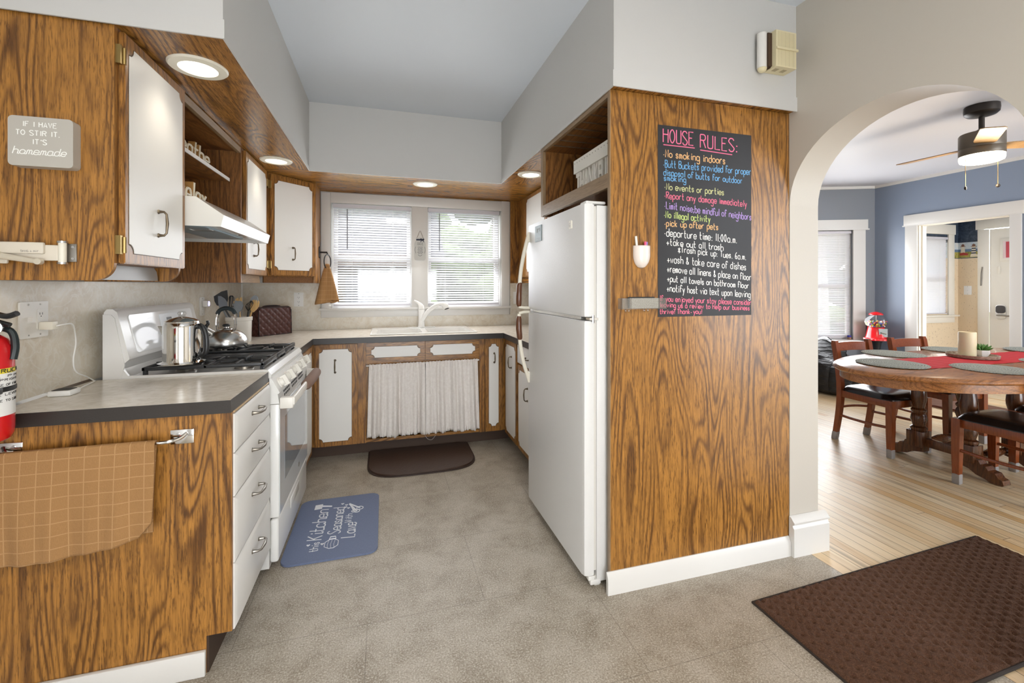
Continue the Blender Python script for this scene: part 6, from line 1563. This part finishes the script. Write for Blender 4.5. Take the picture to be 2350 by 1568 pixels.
P('pot', B().lathe(4.275, 2.17, [(.028, .7745), (.044, .799), (.042, .82), (.036, .822), (.034, .814)], 7), flat('white_faceted_ceramic', (.82, .804, .784), .3), c)
for k in range(26):
    a, e_ = k * 2.4, .25 + 1.15 * (k / 26) ; L0 = .055 - .012 * (k / 26)
    d_ = Vector((math.cos(a) * math.cos(e_), math.sin(a) * math.cos(e_), math.sin(e_))); p0 = Vector((4.275, 2.17, .82)) + Vector((d_.x, d_.y, 0)) * .012
    P('leaf', B().tube([p0, p0 + d_ * L0 * .45, p0 + d_ * L0 * .8 + Vector((0, 0, .004)), p0 + d_ * L0 + Vector((0, 0, .008))], [.005, .008, .005, .0006], 7, flat=.45), flat('succulent_green', (.10, .24, .055), .4) if k == 0 else bpy.data.materials['succulent_green'], c)

# bean bag, gumball machine, jar on the sill, mat by the doorway
c = T('bean_bag', 'black quilted bean bag chair under the dining room window', 'bean bag', (5.48, 4.05, 0))
BB, nt, bs = new('black_wrinkled_vinyl'); bs.inputs['Base Color'].default_value = (.012, .012, .013, 1); bs.inputs['Roughness'].default_value = .3
wr = NOISE(nt, COORD(nt, (4, 4, 26)), 1, 4, .6, 1.0); BUMP(nt, bs, wr, .8, .03)
def bean(i, j):
    a = i * 2 * PI; t = j
    r = [.40, .50, .51, .50, .47, .40, .30, .16, .01]; z = [.0, .05, .14, .24, .33, .38, .385, .37, .36]
    k = t * 8; q = min(7, int(k)); f_ = k - q
    rr, zz = r[q] + (r[q + 1] - r[q]) * f_, z[q] + (z[q + 1] - z[q]) * f_
    back = max(0, math.sin(a - .4)); zz += .27 * back ** 1.5 * min(1, t * 1.3) * (1 if t < .8 else (1 - (t - .8) * 2.2))
    seam = 1 - .025 * math.exp(-((i * 12) % 1 - .5) ** 2 / .004); pf = .012 * math.sin(zz * 55 + math.sin(a * 5) * 2)
    return (5.47 + .92 * (rr * seam + pf * .4) * math.cos(a), 4.05 + (rr * seam + pf * .4) * .86 * math.sin(a), max(0.002, zz))
P('bag', B().grid(120, 44, bean, cu=True), BB, c)
def seamline(i): return [bean(i, j / 30) for j in range(0, 27)]
b = B()
for k in range(12): b.tube([(p[0], p[1], p[2] + .001) for p in seamline((k + .5) / 12)], .004, 5)
P('seams', b, flat('black_piping', (.006, .006, .006), .4), c)
gx, gy = 6.12, 4.16
c = T('gumball_machine', 'red gumball machine on black stand in the dining room corner', 'gumball machine', (gx, gy, 0))
P('stand', B().lathe(gx, gy, [(.15, .002), (.15, .02), (.05, .05), (.04, .10), (.038, .45), (.055, .56), (.075, .60)], 24), BLACKP, c)
P('base', B().lathe(gx, gy, [(.130, .598), (.132, .622), (.115, .628), (.108, .64), (.090, .74), (.086, .755), (.09, .765)], 32), REDP, c)
b = B().box(gx - .17, gx - .09, gy - .10, gy - .05, .60, .625, .004); P('chute_lip', b, REDP, c)
CD = Vector((-.45, -.89, 0)).normalized(); CX_ = Vector((-CD.y, CD.x, 0))
pf_ = Fr((gx + CD.x * .088, gy + CD.y * .088, 0), (.89, -.45, 0), (-.45, -.89, 0))
P('coin_plate', B().prism([(-.02, .645), (.075, .645), (.075, .75), (-.02, .75)], lambda u, v, t: pf_(u, v, t), -.03, .012), flat('dull_steel', (.25, .26, .25), .5, .6), c)
P('coin_knob', B().tube([pf_(.0, .70, .02), pf_(.055, .69, .02)], .008, 8), PEWTER, c)
P('globe', B().lathe(gx, gy, [(.085, .762), (.115, .79), (.124, .83), (.118, .87), (.095, .905), (.07, .925)], 32, False, False), GLASS, c)
P('cap', B().lathe(gx, gy, [(.074, .922), (.076, .935), (.055, .95), (.02, .962), (.001, .964)], 28), REDP, c)
P('rod', B().cyl((gx, gy, .765), (gx, gy, .93), .004, n=8), STEEL, c)
rnd = random.Random(9); b = B(); cols = [(.65, .02, .02), (.72, .55, .03), (.05, .35, .08), (.03, .10, .42), (.75, .72, .65), (.75, .28, .03), (.30, .05, .30)]
for k in range(330):
    a, r_ = rnd.uniform(0, 2 * PI), .112 * math.sqrt(rnd.uniform(0, 1)); z = rnd.uniform(.775, .842)
    r_ = min(r_, .078 + (z - .765) * .62); b.mi = rnd.randrange(7)
    b.ball((gx + r_ * math.cos(a), gy + r_ * math.sin(a), z), .0082, n=8, m=5)
go = P('gumballs', b, [flat('gumball_%d' % i, q, .3) for i, q in enumerate(cols)], c); go['kind'] = 'stuff'
jx = BAY(.33, .025, 0)
c = T('sill_jar', 'little jar with blue lid standing on the dining window sill', 'jar', (jx[0], jx[1], .58))
P('body', B().lathe(jx[0], jx[1], [(.022, .5805), (.024, .585), (.024, .608), (.019, .614)], 18), flat('amber_jar', (.30, .17, .10), .15), c)
P('lid', B().lathe(jx[0], jx[1], [(.023, .614), (.023, .634), (.021, .636)], 18), flat('blue_lid', (.03, .04, .40), .35), c)
c = T('entry_mat', 'brown braided mat on the floor by the entry doorway', 'mat', (5.95, 3.15, 0))
m, nt, bs = new('brown_braided_mat'); v = COORD(nt); sp_ = N(nt, 'SeparateXYZ'); nt.links.new(v, sp_.inputs[0])
wv = MA(nt, 'SINE', MA(nt, 'ADD', MA(nt, 'MULTIPLY', sp_.outputs[1], 160.0), MA(nt, 'MULTIPLY', sp_.outputs[0], 40.0)))
nt.links.new(MIX(nt, MA(nt, 'MULTIPLY', MA(nt, 'ADD', wv, 1.0), .5), (.10, .045, .03), (.22, .11, .07)), bs.inputs['Base Color']); bs.inputs['Roughness'].default_value = .95
P('weave', B().prism(rrect(5.62, 6.26, 2.75, 3.52, .03), XY, .0004, .014), m, c)

# ceiling fan with light
fx, fy = 4.24, 2.155
c = T('ceiling_fan', 'dark three blade ceiling fan with lit disc above the table', 'ceiling fan', (fx, fy, 2.17))
DK = flat('dark_bronze_metal', (.030, .024, .020), .4, .5); TAUPE = flat('taupe_grey_housing', (.14, .115, .085), .4, .3)
P('canopy', B().lathe(fx, fy, [(.096, 2.628), (.098, 2.60), (.095, 2.575), (.08, 2.56), (.05, 2.552), (.03, 2.548)], 32), DK, c)
P('downrod', B().cyl((fx, fy, 2.44), (fx, fy, 2.552), .0165, n=16), DK, c)
P('yoke', B().lathe(fx, fy, [(.05, 2.425), (.038, 2.445), (.02, 2.458)], 24), TAUPE, c)
P('motor_housing', B().lathe(fx, fy, [(.122, 2.315), (.124, 2.32), (.124, 2.415), (.118, 2.425), (.03, 2.428)], 40), TAUPE, c)
P('lower_housing', B().lathe(fx, fy, [(.120, 2.262), (.124, 2.268), (.124, 2.308), (.120, 2.315)], 40), TAUPE, c)
P('light_disc', B().lathe(fx, fy, [(.121, 2.262), (.121, 2.236), (.117, 2.222), (.10, 2.214), (.001, 2.210)], 40), flat('lit_fan_disc', (1, .95, .85), .4, emis=((1, .87, .64), 7)), c)
BLD = wood('fan_blade_wood', 'y', light=(.40, .25, .11), dark=(.2, .11, .045), rough=.45, ring=.5, fleck=.5)
for k, a in enumerate((93, -27, 213)):
    a = math.radians(a); d_ = Vector((math.cos(a), math.sin(a), 0)); s_ = Vector((-d_.y, d_.x, 0))
    b = B(); f = lambda u, v, t: Vector((fx, fy, 2.33)) + d_ * u + s_ * v + Vector((0, 0, t - v * .14))
    b.prism([(.10, -.045), (.16, -.058), (.50, -.060), (.52, -.04), (.52, .05), (.50, .062), (.16, .058), (.10, .045)], f, -.003, .003)
    P('blade', b, BLD, c)
for dx, L0, r_ in ((-.118, .235, .008), (.118, .215, .013)):
    p = Vector((fx, fy, 2.27)) + Vector((.960, -.279, 0)) * dx * 1.02
    o = P('pull_chain', B().cyl(p, p - Vector((0, 0, L0)), .0016, n=6), BRASS, c); P('chain_knob', B().ball(p - Vector((0, 0, L0 + .014)), r_, r_, .014, 12, 8), DK, o)
d = bpy.data.lights.new('bulb', 'POINT'); d.energy = 15; d.color = (1, .82, .58); d.shadow_soft_size = .10
o = bpy.data.objects.new('bulb', d); COL.objects.link(o); o.parent = c; o.location = (0, 0, -.10)
